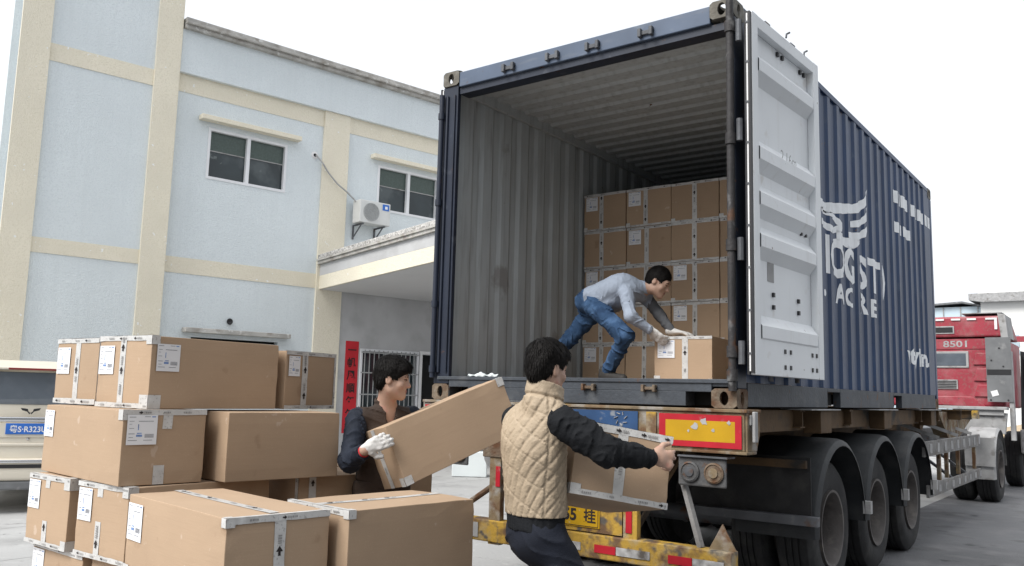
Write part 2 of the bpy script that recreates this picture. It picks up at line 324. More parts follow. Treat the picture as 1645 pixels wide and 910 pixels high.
# canopy
def canbox(mb, s0, s1, d0, d1, z0, z1, sl_=.045):
    vs_ = [FP(s, d, z + d * sl_) for z in (z0, z1) for (s, d) in ((s0, d0), (s1, d0), (s1, d1), (s0, d1))]
    mb.add(vs_, [(0, 1, 2, 3), (7, 6, 5, 4), (4, 5, 1, 0), (5, 6, 2, 1), (6, 7, 3, 2), (7, 4, 0, 3)])
can = thing('porch_canopy', 'projecting entrance canopy with cream band and pebbled coping beside the container', 'canopy', tuple(FP(0, 2, 0)))
mb = MB(); canbox(mb, -.60, 6.5, .052, 5.5, 3.45, 3.72); mb.build('cream_fascia', m_yel, can)
mb = MB(); canbox(mb, -.60, 6.5, .052, 5.5, 3.722, 3.95); mb.build('grey_fascia', m_grey, can)
mb = MB(); canbox(mb, -.66, 6.56, .052, 5.56, 3.952, 4.01); canbox(mb, -.69, 6.6, .052, 5.6, 4.012, 4.05); mb.build('moulding', m_cornice, can)
mb = MB(); canbox(mb, -.66, 6.56, .052, 5.58, 4.052, 4.15); mb.build('coping', mat('pebble_coping', (.5, .49, .47), .95, 0, .3, 20, 1., 60, spots=[((.2, .19, .18), 30, .52, .62)], rnd=False), can, bevel=.02)
mb = MB(); canbox(mb, -.55, 6.4, .06, 5.4, 3.440, 3.447); mb.build('soffit', m_soffit, can)
for s_ in (5.9,):
    mb = MB(); fbox(mb, s_, s_ + .35, 4.9, 5.25, .004, 3.66); mb.build('column', m_yel, can)
# banner
mb = MB(); fbox(mb, .10, .41, .024, .03, .57, 2.45); bn = mb.build('paper_banner', m_red, None); tag(bn, 'long red vertical paper banner with black brush characters on the grey wall', 'banner')
bn['_o'] = (0, 0, 0)
mb = MB()
for i, ch in enumerate("一帆風順年年好"): add_text(mb, ch, .21, FP(.255, .034, 2.27 - i * .262), fs_, (0, 0, 1), .004)
mb.build('lettering', m_ink, bn, fixn=False)
# AC unit
ac = thing('air_conditioner', 'white outdoor air conditioner unit on wall brackets by the cream pilaster', 'air conditioner', tuple(FP(.42, .2, 4.9)))
mb = MB(); fbox(mb, .06, .80, .10, .40, 4.90, 5.38); mb.build('casing', m_ac, ac, bevel=.015)
mb = MB(); c_ = FP(.33, .402, 5.14); mb.lathe(c_, fn_, [(.19, .0), (.19, .012), (.175, .012), (.175, .0)], 28)
for k in range(1, 6): mb.lathe(c_, fn_, [(.175 * k / 6, .004), (.175 * k / 6, .01), (.175 * k / 6 - .008, .01), (.175 * k / 6 - .008, .004)], 24)
mb.lathe(c_, fn_, [(.001, .001), (.175, .001), (.175, .003), (.001, .003)], 24); mb.build('fan_grille', m_acg, ac)
mb = MB(); fbox(mb, .60, .76, .402, .406, 5.22, 5.35); st = mb.build('sticker', m_plate, ac); mb = MB(); fbox(mb, .66, .72, .407, .409, 5.25, 5.31); mb.build('sticker_mark', m_paper, st)
for s_ in (.14, .66):
    mb = MB(); mb.bar(FP(s_, .02, 4.87), FP(s_, .42, 4.87), .03, .03); mb.bar(FP(s_, .02, 4.88), FP(s_, .02, 4.58), .03, .03, fs_); mb.bar(FP(s_, .03, 4.62), FP(s_, .34, 4.86), .02, .02); mb.build('bracket', m_steel, ac)
mb = MB(); pts = [FP(-.83, .05, 6.2), FP(-.70, .1, 6.05), FP(-.55, .12, 5.85), FP(-.35, .14, 5.66), FP(-.12, .16, 5.52), FP(.08, .22, 5.33)]
mb.tube(pts, .016, 8); mb.build('refrigerant_hose', m_lg, ac, smooth=True)
mb = MB(); mb.lathe(FP(-.83, .0, 6.2), fn_, [(.001, .002), (.08, .002), (.06, .015), (.001, .015)], 12); mb.build('wall_hole_patch', m_white, ac)
mb = MB(); mb.lathe(FP(-.83, .0, 6.2), fn_, [(.001, .016), (.035, .016), (.03, .02), (.001, .02)], 12); mb.build('pipe_hole', m_black, ac)
# ---------------------------------------------------------------- shipping container
W_, L_, ZB, ZT = 2.438, 6.058, 1.40, 3.991
FZ = 1.57
con = thing('shipping_container', 'dark blue steel shipping container with open rear doors and white lettering, set on the trailer', 'shipping container', (1.22, 3, 1.40))
def casting(x0, y0, z0, mt):
    # hollow corner casting with an oval hole in each outer face
    mb = MB(); w3, d3, h3 = .162, .178, .118; t = .018
    def plate(o, ex, ey, nx, w__, h__):
        o, ex, ey, nx = map(Vector, (o, ex, ey, nx)); n = 20; ring = []; outer = []
        for k in range(n):
            a = 2 * math.pi * k / n; c, s = math.cos(a), math.sin(a)
            hw, hh = min(w__, h__) * .24, min(w__, h__) * .36
            ring.append((w__ / 2 + c * hw, h__ / 2 + s * hh))
            k_ = 1 / max(abs(c), abs(s)); outer.append((w__ / 2 + c * k_ * w__ / 2, h__ / 2 + s * k_ * h__ / 2))
        vs_ = []
        for dz in (0, -t):
            for P in (outer, ring): vs_ += [o + ex * a + ey * b + nx * dz for a, b in P]
        fs = []
        for k in range(n):
            j = (k + 1) % n
            fs += [(k, j, n + j, n + k), (2 * n + j, 2 * n + k, 3 * n + k, 3 * n + j), (n + k, n + j, 3 * n + j, 3 * n + k)]
        mb.add(vs_, fs)
    X0, X1 = x0, x0 + w3; Y0, Y1 = y0, y0 + d3; Z0, Z1 = z0, z0 + h3
    plate((X0, Y0, Z0), (1, 0, 0), (0, 0, 1), (0, -1, 0), w3, h3); plate((X1, Y1, Z0), (-1, 0, 0), (0, 0, 1), (0, 1, 0), w3, h3)
    plate((X1, Y0, Z0), (0, 1, 0), (0, 0, 1), (1, 0, 0), d3, h3); plate((X0, Y1, Z0), (0, -1, 0), (0, 0, 1), (-1, 0, 0), d3, h3)
    plate((X0, Y0, Z1), (1, 0, 0), (0, 1, 0), (0, 0, 1), w3, d3); plate((X0, Y1, Z0), (1, 0, 0), (0, -1, 0), (0, 0, -1), w3, d3)
    return mb.build('corner_casting', mt, con, fixn=False)
for x in (0, W_ - .162):
    for y in (0, L_ - .178):
        casting(x, y, ZB - .004, m_rusty); casting(x, y, ZT - .118, m_cast)
# corner posts
def post(x0, sgn):
    mb = MB()
    mb.prism([(x0, .012, ZB + .115), (x0 + sgn * .15, .012, ZB + .115), (x0 + sgn * .15, .05, ZB + .115), (x0 + sgn * .075, .05, ZB + .115), (x0 + sgn * .075, .11, ZB + .115), (x0 + sgn * .03, .11, ZB + .115), (x0 + sgn * .03, .16, ZB + .115), (x0, .16, ZB + .115)], (0, 0, ZT - ZB - .235))
    o = mb.build('corner_post', m_blued, con, bevel=.004)
    # vertical rods/grooves on the face
    mb = MB(); mb.tube([(x0 + sgn * .05, .004, ZB + .2), (x0 + sgn * .05, .004, ZT - .2)], .012, 8); mb.tube([(x0 + sgn * .125, .004, ZB + .2), (x0 + sgn * .125, .004, ZT - .2)], .007, 8)
    mb.build('post_ridge', m_blued if sgn > 0 else m_steel, o, smooth=True)
post(0, 1)
mb = MB(); mb.box((2.398, .012, ZB + .115), (W_, .16, ZT - .12)); mb.build('corner_post', m_blued, con, bevel=.006)
for x in (0, W_ - .06):
    mb = MB(); mb.box((x, L_ - .09, ZB + .115), (x + .06, L_ - .002, ZT - .12)); mb.build('corner_post', m_blue, con, bevel=.006)
# header
mb = MB(); mb.box((.162, .006, 3.852), (W_ - .162, .15, 3.972)); mb.cur = 0; mb.build('header_beam', [m_bluel], con, bevel=.006)
mb = MB(); mb.box((.152, .03, 3.80), (W_ - .042, .145, 3.849)); mb.build('header_lip', m_blued, con)
for x in (.66, 1.06, 1.40, 1.82):
    mb = MB(); mb.box((x - .055, -.03, 3.87), (x - .03, .004, 3.93)); mb.box((x + .03, -.03, 3.87), (x + .055, .004, 3.93)); mb.box((x - .055, -.012, 3.885), (x + .055, .004, 3.915)); mb.build('lock_keeper', m_steel, con, bevel=.004)
# sill with fork notches
mb = MB(); mb.box((.162, .004, 1.492), (W_ - .162, .14, 1.566)); mb.box((.05, -.006, 1.545), (W_ - .02, .003, 1.570)); mb.box((2.2765, .012, 1.525), (2.3975, .14, 1.566))
for a, b in ((.162, .168), (.35, 2.105), (2.288, 2.276 + .0)): 
    if b > a: mb.box((a, .004, ZB + .004), (b, .14, 1.492))
mb.build('door_sill', m_sill, con, bevel=.004)
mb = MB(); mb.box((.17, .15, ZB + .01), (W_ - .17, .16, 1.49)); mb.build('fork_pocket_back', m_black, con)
for x in (.62, 1.0, 1.41, 1.86):
    mb = MB(); mb.box((x - .05, -.035, 1.485), (x - .03, .002, 1.53)); mb.box((x + .03, -.035, 1.485), (x + .05, .002, 1.53)); mb.box((x - .05, -.02, 1.497), (x + .05, .002, 1.517)); mb.build('lock_keeper', m_rusty, con, bevel=.004)
# corrugated sides
def profile(y0, y1, x_out, depth, pitch, fl, sl_):
    pts = [(y0, x_out)]; y = y0 + .05; 
    while y + pitch < y1 - .02:
        pts += [(y, x_out), (y + sl_, x_out - depth), (y + sl_ + fl, x_out - depth), (y + 2 * sl_ + fl, x_out)]; y += pitch
    pts.append((y1, x_out)); out = [pts[0]]
    for p_ in pts[1:]:
        if p_[0] - out[-1][0] > 1e-4: out.append(p_)
    return out
DEP, PIT = .018, .262
prof = profile(.165, L_ - .09, W_ - .004, DEP, PIT, .11, .040)
def side(sgn):
    mb = MB(); Z0, Z1 = 1.555, 3.935; T = .003
    X = (lambda x: x) if sgn > 0 else (lambda x: W_ - x)
    n = len(prof); vs_ = []
    for (y, x) in prof: vs_ += [(X(x), y, Z0), (X(x), y, Z1)]
    for (y, x) in prof: vs_ += [(X(x - T), y, Z0), (X(x - T), y, Z1)]
    fo = [(2 * i, 2 * i + 2, 2 * i + 3, 2 * i + 1) for i in range(n - 1)]; fi = [(2 * n + 2 * i + 1, 2 * n + 2 * i + 3, 2 * n + 2 * i + 2, 2 * n + 2 * i) for i in range(n - 1)]
    if sgn < 0: fo = [f[::-1] for f in fo]; fi = [f[::-1] for f in fi]
    mb.add(vs_, []); mb.f += fo; mb.m += [0] * len(fo); mb.f += fi; mb.m += [1] * len(fi)
    return mb.build('side_wall', [m_blue, m_in], con, fixn=False)
sw_r = side(1); sw_l = side(-1)
# the paint material carries paler vertical streaks; top and bottom rails
for sgn in (0, 1):
    xa, xb = (W_ - .06, W_) if sgn else (0, .06)
    mb = MB(); mb.box((xa, .178, 3.935), (xb, L_ - .178, 3.985)); mb.build('top_rail', m_blue, con, bevel=.004)
    mb = MB()
    for a, b in ((.178, 1.80), (2.14, 3.90), (4.24, L_ - .178)): mb.box((xa, a, ZB + .006), (xb, b, 1.553))
    for a, b in ((1.80, 2.14), (3.90, 4.24)): mb.box((xa, a, 1.525), (xb, b, 1.553))
    mb.build('bottom_rail', m_sill, con, bevel=.004)
for y in (1.80, 3.90):
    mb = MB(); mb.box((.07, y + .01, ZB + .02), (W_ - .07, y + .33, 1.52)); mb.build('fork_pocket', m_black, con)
# roof: transverse corrugation
rp = profile(.15, L_ - .1, 3.962, .022, .205, .09, .022)
mb = MB(); n = len(rp); vs_ = []
for (y, z) in rp: vs_ += [(.06, y, z), (W_ - .06, y, z)]
for (y, z) in rp: vs_ += [(.06, y, z - .003), (W_ - .06, y, z - .003)]
mb.add(vs_, []); fo = [(2 * i, 2 * i + 1, 2 * i + 3, 2 * i + 2) for i in range(n - 1)]; fi = [(2 * n + 2 * i + 2, 2 * n + 2 * i + 3, 2 * n + 2 * i + 1, 2 * n + 2 * i) for i in range(n - 1)]
mb.f += fo + fi; mb.m += [0] * len(fo) + [1] * len(fi); mb.build('roof', [m_blue, m_in], con, fixn=False)
mb = MB(); mb.box((.030, .15, 3.87), (.064, L_ - .1, 3.966)); mb.build('inner_top_rail', m_in, con)
mb = MB(); mb.box((W_ - .064, .15, 3.87), (W_ - .030, L_ - .1, 3.966)); mb.build('inner_top_rail', m_in, con)
mb = MB(); mb.box((.065, .142, 1.52), (W_ - .065, L_ - .07, FZ)); mb.build('floor', m_floor, con)
mb = MB(); mb.box((.06, L_ - .06, ZB + .12), (W_ - .06, L_ - .02, 3.94)); mb.build('front_wall', m_blue, con)
# lettering painted on the corrugated side: cut at each fold and laid on the steel
def px_at(y):
    for (a, xa), (b, xb) in zip(prof, prof[1:]):
        if a <= y <= b: return xa + (xb - xa) * (y - a) / (b - a)
    return W_
def painted(shapes, name, off=.0025):
    me = bpy.data.meshes.new(name); bm = bmesh.new()
    for vs_, fs in shapes:
        bv = [bm.verts.new((0, v[0], v[1])) for v in vs_]
        for f in fs:
            try: bm.faces.new([bv[i] for i in f])
            except Exception: pass
    for (y, _) in prof:
        bmesh.ops.bisect_plane(bm, geom=bm.verts[:] + bm.edges[:] + bm.faces[:], plane_co=(0, y, 0), plane_no=(0, 1, 0), dist=1e-5)
    o_ = Vector(con['_o'])
    for v in bm.verts:
        y = v.co.y; v.co.x = px_at(y) + off; v.co -= o_
    for f in bm.faces:
        if f.normal.x < 0: f.normal_flip()
    bm.normal_update(); bm.to_mesh(me); bm.free(); me.materials.append(m_lett)
    o = bpy.data.objects.new(name, me); C.objects.link(o); o.parent = con; o['_o'] = con['_o']; return o
def txt(body, size, y, z, bold, ax=1.0):
    vs_, fs = text_tris(body, size, bold, ax=ax); return ([(v.x + y, v.y + z) for v in vs_], fs)
def sh(pts): return (pts, [tuple(range(len(pts)))])
for q_ in [txt('I', .42, 1.93, 2.62, .014, 1.0), txt('O', .42, 2.20, 2.62, .018, 1.3), txt('G', .42, 2.56, 2.61, .012, 1.05), txt('S', .40, 2.94, 2.60, .014, 1.15), txt('T', .42, 3.34, 2.61, .016, 1.5), txt(')', .36, 3.70, 2.60, .014, 1.2)]: painted([q_], 'lettering')
for q_ in [txt('.', .3, 1.86, 2.30, .01), txt('A', .22, 2.24, 2.33, .008, 1.2), txt('C', .22, 2.52, 2.33, .008, 1.3), txt('R', .23, 2.95, 2.32, .013, 1.5), txt('E', .22, 3.30, 2.31, .008, 1.3)]: painted([q_], 'lettering')
for k_, ch_ in enumerate('vtyhra'): painted([txt(ch_, .25, 4.68 + .175 * k_, 1.93 - (.02 if ch_ == 'y' else -.02 if ch_ in 'th' else 0), .012, 1.35)], 'lettering')
for q_ in [sh([(1.55, 2.97), (1.91, 2.945), (2.4, 3.03), (2.9, 3.13), (3.12, 3.25), (3.21, 3.41), (3.0, 3.27), (2.7, 3.17), (2.4, 3.12), (1.9, 3.03), (1.55, 3.04)]),
         sh([(2.55, 2.94), (2.9, 3.0), (3.12, 3.10), (3.19, 3.24), (2.95, 3.08), (2.55, 2.99)]),
         sh([(2.5, 2.84), (2.82, 2.865), (3.06, 2.94), (3.14, 3.06), (2.9, 2.95), (2.5, 2.89)]),
         sh([(2.2, 2.775), (2.5, 2.75), (2.72, 2.78), (2.92, 2.88), (2.68, 2.855), (2.4, 2.83), (2.2, 2.86)]),
         sh([(1.75, 2.83), (2.05, 2.80), (2.30, 2.86), (2.33, 2.93), (2.15, 2.98), (1.9, 2.96), (1.75, 2.97), (1.75, 2.93), (2.1, 2.935), (2.22, 2.90), (2.1, 2.86), (1.75, 2.88)])]: painted([q_], 'wing_emblem')
bl = []; rnd = random.Random(3)
for i in range(11):
    y = 4.24 + i * .158
    if i == 4: continue
    bl.append(sh([(y, 3.50), (y + .12, 3.50), (y + .12, 3.63), (y, 3.63)]))
for i in range(4): y = 4.24 + i * .17; bl.append(sh([(y, 3.19), (y + .13, 3.19), (y + .13, 3.30), (y, 3.30)]))
for q_ in bl: painted([q_], 'number_block')
# doors
m_steel2 = mat('black_brown_steel', (.035, .033, .034), .6, .1, .3, 6, .4, 50, spots=[(RUST, 6, .58, .68), ((.15, .15, .15), 11, .60, .72)])
def door(right):
    # local: u along width (from hinge), n outward = towards the viewer side (inner face of the swung door), z
    if right: h0, h1 = Vector((2.545, .035, 0)), Vector((2.605, 1.175, 0))
    else: h0, h1 = Vector((-.058, .06, 0)), Vector((-.20, 1.20, 0))
    u = (h1 - h0).normalized(); Wd = (h1 - h0).length; nrm = Vector((u.y, -u.x, 0))
    if not right: nrm = -nrm
    z0, z1 = 1.60, 3.885
    def P(a, n_, z): return h0 + u * a + nrm * n_ + Vector((0, 0, z))
    def bx(mb, a0, a1, n0, n1, za, zb): mb.obox(P((a0 + a1) / 2, (n0 + n1) / 2, (za + zb) / 2), (u, nrm, (0, 0, 1)), ((a1 - a0) / 2, (n1 - n0) / 2, (zb - za) / 2))
    mb = MB(); bx(mb, 0, .085, -.05, 0, z0, z1); bx(mb, Wd - .095, Wd, -.05, 0, z0, z1); bx(mb, .085, Wd - .095, -.05, -.002, z0, z0 + .22); bx(mb, .085, Wd - .095, -.05, -.002, z1 - .08, z1)
    mb.cur = 1; bx(mb, .002, Wd - .002, -.056, -.0505, z0 + .002, z1 - .002)
    d = mb.build('door', [m_doorw, m_blue], con, bevel=.003)
    # corrugated panel: horizontal ribs standing towards the inside of the door
    H0, H1 = z0 + .22, z1 - .08
    zs = [H0]; ribs = [1.882, 2.447, 2.713, 3.003, 3.578]      # rib centres bottom to top
    prof_ = [(H0, -.050)]
    for rc_ in ribs: prof_ += [(rc_ - .125, -.050), (rc_ - .055, .006), (rc_ + .02, .006), (rc_ + .09, -.050)]
    prof_.append((H1, -.050)); mb = MB(); vs_ = []; a0, a1 = .085, Wd - .095
    for (z, n_) in prof_: vs_ += [P(a0, n_, z), P(a1 - .03 - n_ * .2, n_, z), P(a1, -.050, z)]
    fs = []
    for i in range(len(prof_) - 1): fs += [(3 * i, 3 * i + 1, 3 * i + 4, 3 * i + 3), (3 * i + 1, 3 * i + 2, 3 * i + 5, 3 * i + 4)]
    if not right: fs = [f[::-1] for f in fs]
    mb.add(vs_, fs); mb.build('door_panel', m_doorw, d, fixn=False)
    mb = MB(); bx(mb, .30, .40, -.049, -.0475, 2.20, 2.33); mb.build('old_tape_patch', m_lg, d)
    mb = MB()
    for (a, z) in ((.45, 2.62), (.54, 2.62), (.87, 2.60), (.95, 2.60), (.38, 2.12), (.38, 1.99 + .05), (.80, 2.12), (.80, 2.04)): bx(mb, a - .012, a + .012, -.050, -.036, z - .014, z + .014)
    for (a, z) in ((.45, 1.66), (.54, 1.66), (.92, 1.66), (1.0, 1.66), (.45, 1.76), (.54, 1.76), (.92, 1.76), (1.0, 1.76)): bx(mb, a - .012, a + .012, -.0015, .004, z - .014, z + .014)
    for (a, z) in ((.5, 3.77), (.58, 3.77), (.9, 3.77), (.97, 3.77)): bx(mb, a - .014, a + .014, -.050, -.034, z - .014, z + .014)
    mb.build_each('bolt', m_plas, d)
    if right:
        mb = MB(); add_text(mb, "2.16m", .11, P(.55, .003, 3.045), u, (0, 0, 1)); mb.build('scribble', m_acg, d, fixn=False)
    # gasket round the door edge (double lip rubber, pale line) and lock rods on the outer face
    mb = MB(); bx(mb, -.022, -.002, -.045, -.03, z0, z1); bx(mb, -.03, -.002, -.018, -.004, z0 + .01, z1 - .01); mb.build('gasket', m_plas, d)
    mb = MB(); bx(mb, -.026, -.003, -.029, -.019, z0 + .02, z1 - .02); mb.build('gasket_strip', m_white, d)
    for k in range(9): mb = MB(); zz = z0 + .12 + k * .26; bx(mb, -.031, -.02, -.032, -.012, zz, zz + .012); mb.build('gasket_clip', m_steel, d)
    for a in ((.42, .86) if right else ()):
        mb = MB(); mb.tube([P(a, -.085, z0 - .03), P(a, -.085, z1 + .06)], .016, 10)
        for z in (z0 + .1, 2.4, 3.2, z1 - .1): bx(mb, a - .04, a + .04, -.105, -.057, z, z + .05)
        mb.obox(P(a, -.085, z1 + .07), (u, nrm, (0, 0, 1)), (.04, .012, .02)); mb.build('locking_rod', m_steel, d, smooth=True)
    for z in ((z0 + .12, 2.35, 3.1, z1 - .14) if right else ()):
        mb = MB(); c0 = P(-.02, -.07, z); px_ = W_ + .005 if right else -.005
        mb.tube([Vector((px_ + (.03 if right else -.03), -.005, z - .06)), Vector((px_ + (.03 if right else -.03), -.005, z + .08))], .02, 10)
        mb.bar((px_ + (.03 if right else -.03), -.005, z + .01), (c0.x, c0.y, z + .01), .012, .10); mb.build('hinge', m_steel, d, smooth=True)
door(True); door(False)
# vertical locking/edge tube standing at the right rear post
mb = MB(); x = 2.420
mb.tube([(x, -.022, 1.50), (x, -.022, 3.96)], .024, 12)
for z in (1.56, 1.70, 2.35, 3.02, 3.75): mb.tube([(x, -.022, z), (x, -.022, z + .07)], .033, 12)
mb.build('edge_tube', m_steel2, con, smooth=True)
mb = MB(); mb.tube([(.012, -.02, 1.56), (.012, -.02, 3.80)], .020, 12)
for z in (1.6, 2.1, 2.9, 3.6): mb.tube([(.012, -.02, z), (.012, -.02, z + .05)], .027, 12)
mb.build('edge_tube', m_blued, con, smooth=True)
for y in (.55, .92): 
    mb = MB(); mb.tube([(2.585, y, 3.88), (2.585, y + .01, 3.91), (2.60, y + .03, 3.925)], .007, 6); mb.build('lashing_hook', m_steel, con)
# crumpled plastic by the sill
# ---------------------------------------------------------------- trailer
tr = thing('flatbed_trailer', 'rusty yellow container trailer with three axles and a red and yellow reflector panel', 'trailer', (1.22, 3, 0))
mb = MB()
for x in (.72, 1.56):
    mb.box((x, .1, 1.352), (x + .16, 8.6, 1.372)); mb.box((x, .1, 1.00), (x + .16, 8.6, 1.02)); mb.box((x + .07, .1, 1.02), (x + .09, 8.6, 1.352))
    mb.prism([(x, 8.6, 1.372), (x, 8.6, 1.0), (x, 9.0, 1.22), (x, 11.0, 1.22), (x, 11.0, 1.372)], (.16, 0, 0))
mb.build('chassis_rail', m_chas, tr)
for y in (1.25, 2.5, 3.85, 5.2, 6.15, 7.6, 8.4):
    mb = MB(); mb.box((.02, y, 1.27), (2.42, y + .02, 1.385)); mb.box((.02, y - .04, 1.375), (2.42, y + .06, 1.39)); mb.box((.02, y - .04, 1.26), (2.42, y + .06, 1.27)); mb.build('cross_member', m_chas, tr)
for y in (1.45, 3.3, 5.35):
    mb = MB(); mb.box((2.36, y, 1.22), (2.49, y + .26, 1.386)); mb.build('twist_lock_bracket', m_chas, tr, bevel=.006)
    mb = MB(); mb.box((2.30, y - .3, 1.388), (2.52, y + .4, 1.396)); mb.build('outrigger_plate', m_lg, tr)
mb = MB(); mb.box((2.30, .13, 1.24), (2.36, 6.3, 1.385)); mb.build('side_rail', m_chas, tr)
# rear beam
mb = MB()
mb.prism([(-.04, -.04, 1.145), (2.50, -.04, 1.145), (2.50, -.04, 1.37), (-.04, -.04, 1.37)], (0, .008, 0))
mb.box((-.045, -.055, 1.372), (2.52, .18, 1.392)); mb.box((-.045, -.055, 1.128), (2.52, .10, 1.145))
mb.prism([(2.50, -.032, 1.372), (2.50, .17, 1.372), (2.50, .17, 1.25), (2.50, .12, 1.145), (2.50, -.032, 1.145)], (.015, 0, 0))
mb.prism([(-.055, -.032, 1.372), (-.055, .17, 1.372), (-.055, .17, 1.25), (-.055, .12, 1.145), (-.055, -.032, 1.145)], (.015, 0, 0))
rb = mb.build('rear_beam', m_yr, tr, bevel=.004)
for x0, x1 in ((1.95, 2.485), (-.02, .52)):
    mb = MB(); mb.box((x0, -.046, 1.160), (x1, -.050, 1.355)); rp_ = mb.build('reflector_panel', m_red2, rb)
    mb = MB(); mb.box((x0 + .045, -.0505, 1.195), (x1 - .04, -.047, 1.318)); ry = mb.build('reflector_centre', m_amb, rp_)
    mb = MB(); r2 = random.Random(5)
    for (a, z, s) in ((.24, 1.28, .02), (.30, 1.315, .022), (.36, 1.26, .010), (.20, 1.255, .008), (.46, 1.31, .012)):
        pts = [(x0 + a + s * (.6 + .8 * r2.random()) * math.cos(k * .785), -.0525, z + s * (.6 + .8 * r2.random()) * math.sin(k * .785)) for k in range(8)]
        mb.prism(pts, (0, .0015, 0))
    mb.build_each('peeled_patch', m_lg, rp_)
mb = MB(); mb.box((.75, -.046, 1.235), (1.80, -.050, 1.36)); pb = mb.build('blue_panel', m_sb, rb)
mb = MB(); r2 = random.Random(9)
for a in (1.40, 1.56): mb.box((a - .045, -.049, 1.30), (a + .045, -.047, 1.335))
for k in range(7): mb.bar((1.68 + .025 * math.cos(k * .9), -.048, 1.31 + .03 * math.sin(k * .9)), (1.68 + .05 * math.cos(k * .9 + .4), -.048, 1.31 + .045 * math.sin(k * .9 + .4)), .02, .003)
for a in (.85, 1.0, 1.15, 1.28): mb.box((a - .04, -.049, 1.27), (a + .03, -.047, 1.335))
mb.build_each('worn_white_mark', m_sil, pb)
mb = MB(); mb.box((1.86, -.0455, 1.16), (1.93, -.050, 1.36)); mb.build('yellow_strip', m_yb, rb)
mb = MB(); mb.box((2.53, .0, 1.20), (2.55, .05, 1.38)); mb.box((2.515, -.01, 1.30), (2.53, .06, 1.36)); mb.build('strap_plate', m_lg, rb, bevel=.006)
# lamp plates
for xc in (2.23, .25):
    mb = MB(); mb.box((xc - .155, -.04, .925), (xc + .155, -.02, 1.095)); lp = mb.build('lamp_plate', m_lampg, tr, bevel=.012)
    mb = MB(); mb.box((xc - .15, -.06, 1.098), (xc + .17, .06, 1.108)); mb.build('lamp_bracket', m_steel, lp)
    for k, dx in enumerate((-.075, .08)):
        mb = MB(); mb.lathe((xc + dx, -.041, 1.010), (0, -1, 0), [(.001, 0), (.062, 0), (.062, .012), (.052, .018), (.048, .012), (.001, .016)], 24); mb.build('tail_lamp', m_rusty if (k == 1) else m_lampg, lp, smooth=True)
        mb = MB(); mb.lathe((xc + dx, -.058, 1.010), (0, -1, 0), [(.001, 0), (.03, 0), (.028, .004), (.001, .006)], 20); mb.build('tail_lamp_lens', m_yr if k else m_steel, lp, smooth=True)
# underrun assembly
mb = MB(); mb.box((.98, -.045, .575), (1.69, -.035, .765)); bo = mb.build('number_board', m_yb, tr)
mb = MB(); mb.box((1.10, -.052, .60), (1.53, -.046, .750)); np_ = mb.build('number_plate', m_amb, bo, bevel=.002)
mb = MB(); add_text(mb, "F55", .105, (1.28, -.0535, .675), (1, 0, 0), (0, 0, 1), .0035); add_text(mb, "挂", .095, (1.455, -.0535, .675), (1, 0, 0), (0, 0, 1), .002)
for (a, b, c, d) in ((1.11, 1.52, .740, .744), (1.11, 1.52, .606, .610), (1.11, 1.114, .61, .74), (1.516, 1.52, .61, .74)): mb.box((a, -.0535, c), (b, -.0525, d))
mb.build('plate_characters', m_ink, np_, fixn=False)
mb = MB(); mb.box((1.70, -.05, .52), (1.80, .0, 1.13)); pr = mb.build('upright_post', m_yb, tr, bevel=.004); mb = MB(); mb.box((1.722, -.056, .60), (1.765, -.052, .76)); mb.build('red_stripe', m_red2, pr)
mb = MB(); mb.box((.62, -.05, .40), (.72, .0, 1.13)); pl_ = mb.build('upright_post', m_yr, tr, bevel=.004); mb = MB(); mb.box((.68, -.056, .80), (.718, -.052, .94)); mb.build('red_stripe', m_red2, pl_)
mb = MB(); mb.box((.56, -.06, 1.0), (.74, .06, 1.15)); mb.build('post_bracket', m_rusty, pl_, bevel=.006)
mb = MB(); mb.box((.34, -.06, .415), (2.42, .05, .565)); ub = mb.build('underrun_bar', m_yb, tr, bevel=.008)
for (a, b, mt) in ((1.50, 1.66, m_red2), (1.66, 1.90, m_sil), (2.02, 2.18, m_red2), (2.18, 2.38, m_sil), (1.0, 1.14, m_red2), (1.14, 1.4, m_sil)):
    mb = MB(); mb.box((a, -.066, .455), (b - .004, -.0625, .505)); mb.build('reflector_strip', mt, ub)
mb = MB(); mb.box((.40, -.066, .44), (.54, -.062, .54)); mb.build('dull_plate', m_lg, ub)
mb = MB(); mb.prism([(2.262, -.01, .566), (2.43, -.01, .566), (2.346, -.01, .715)], (0, .012, 0)); mb.build('warning_triangle', m_yr, ub)
mb = MB(); mb.bar((2.08, .02, .95), (2.21, -.01, .565), .035, .03); mb.build('diagonal_brace', m_guard, tr)
mb = MB(); mb.bar((1.95, .3, 1.1), (1.72, .05, .58), .05, .02); mb.build('diagonal_brace', m_chas, tr)
mb = MB(); mb.tube([(.66, .02, .83), (.28, .05, .60)], .022, 10); mb.build('brace_tube', m_rusty, tr, smooth=True)
mb = MB(); mb.tube([(.15, .6, .95), (.15, 1.5, .95)], .1, 14); mb.build('air_tank', m_lg, tr, smooth=True)
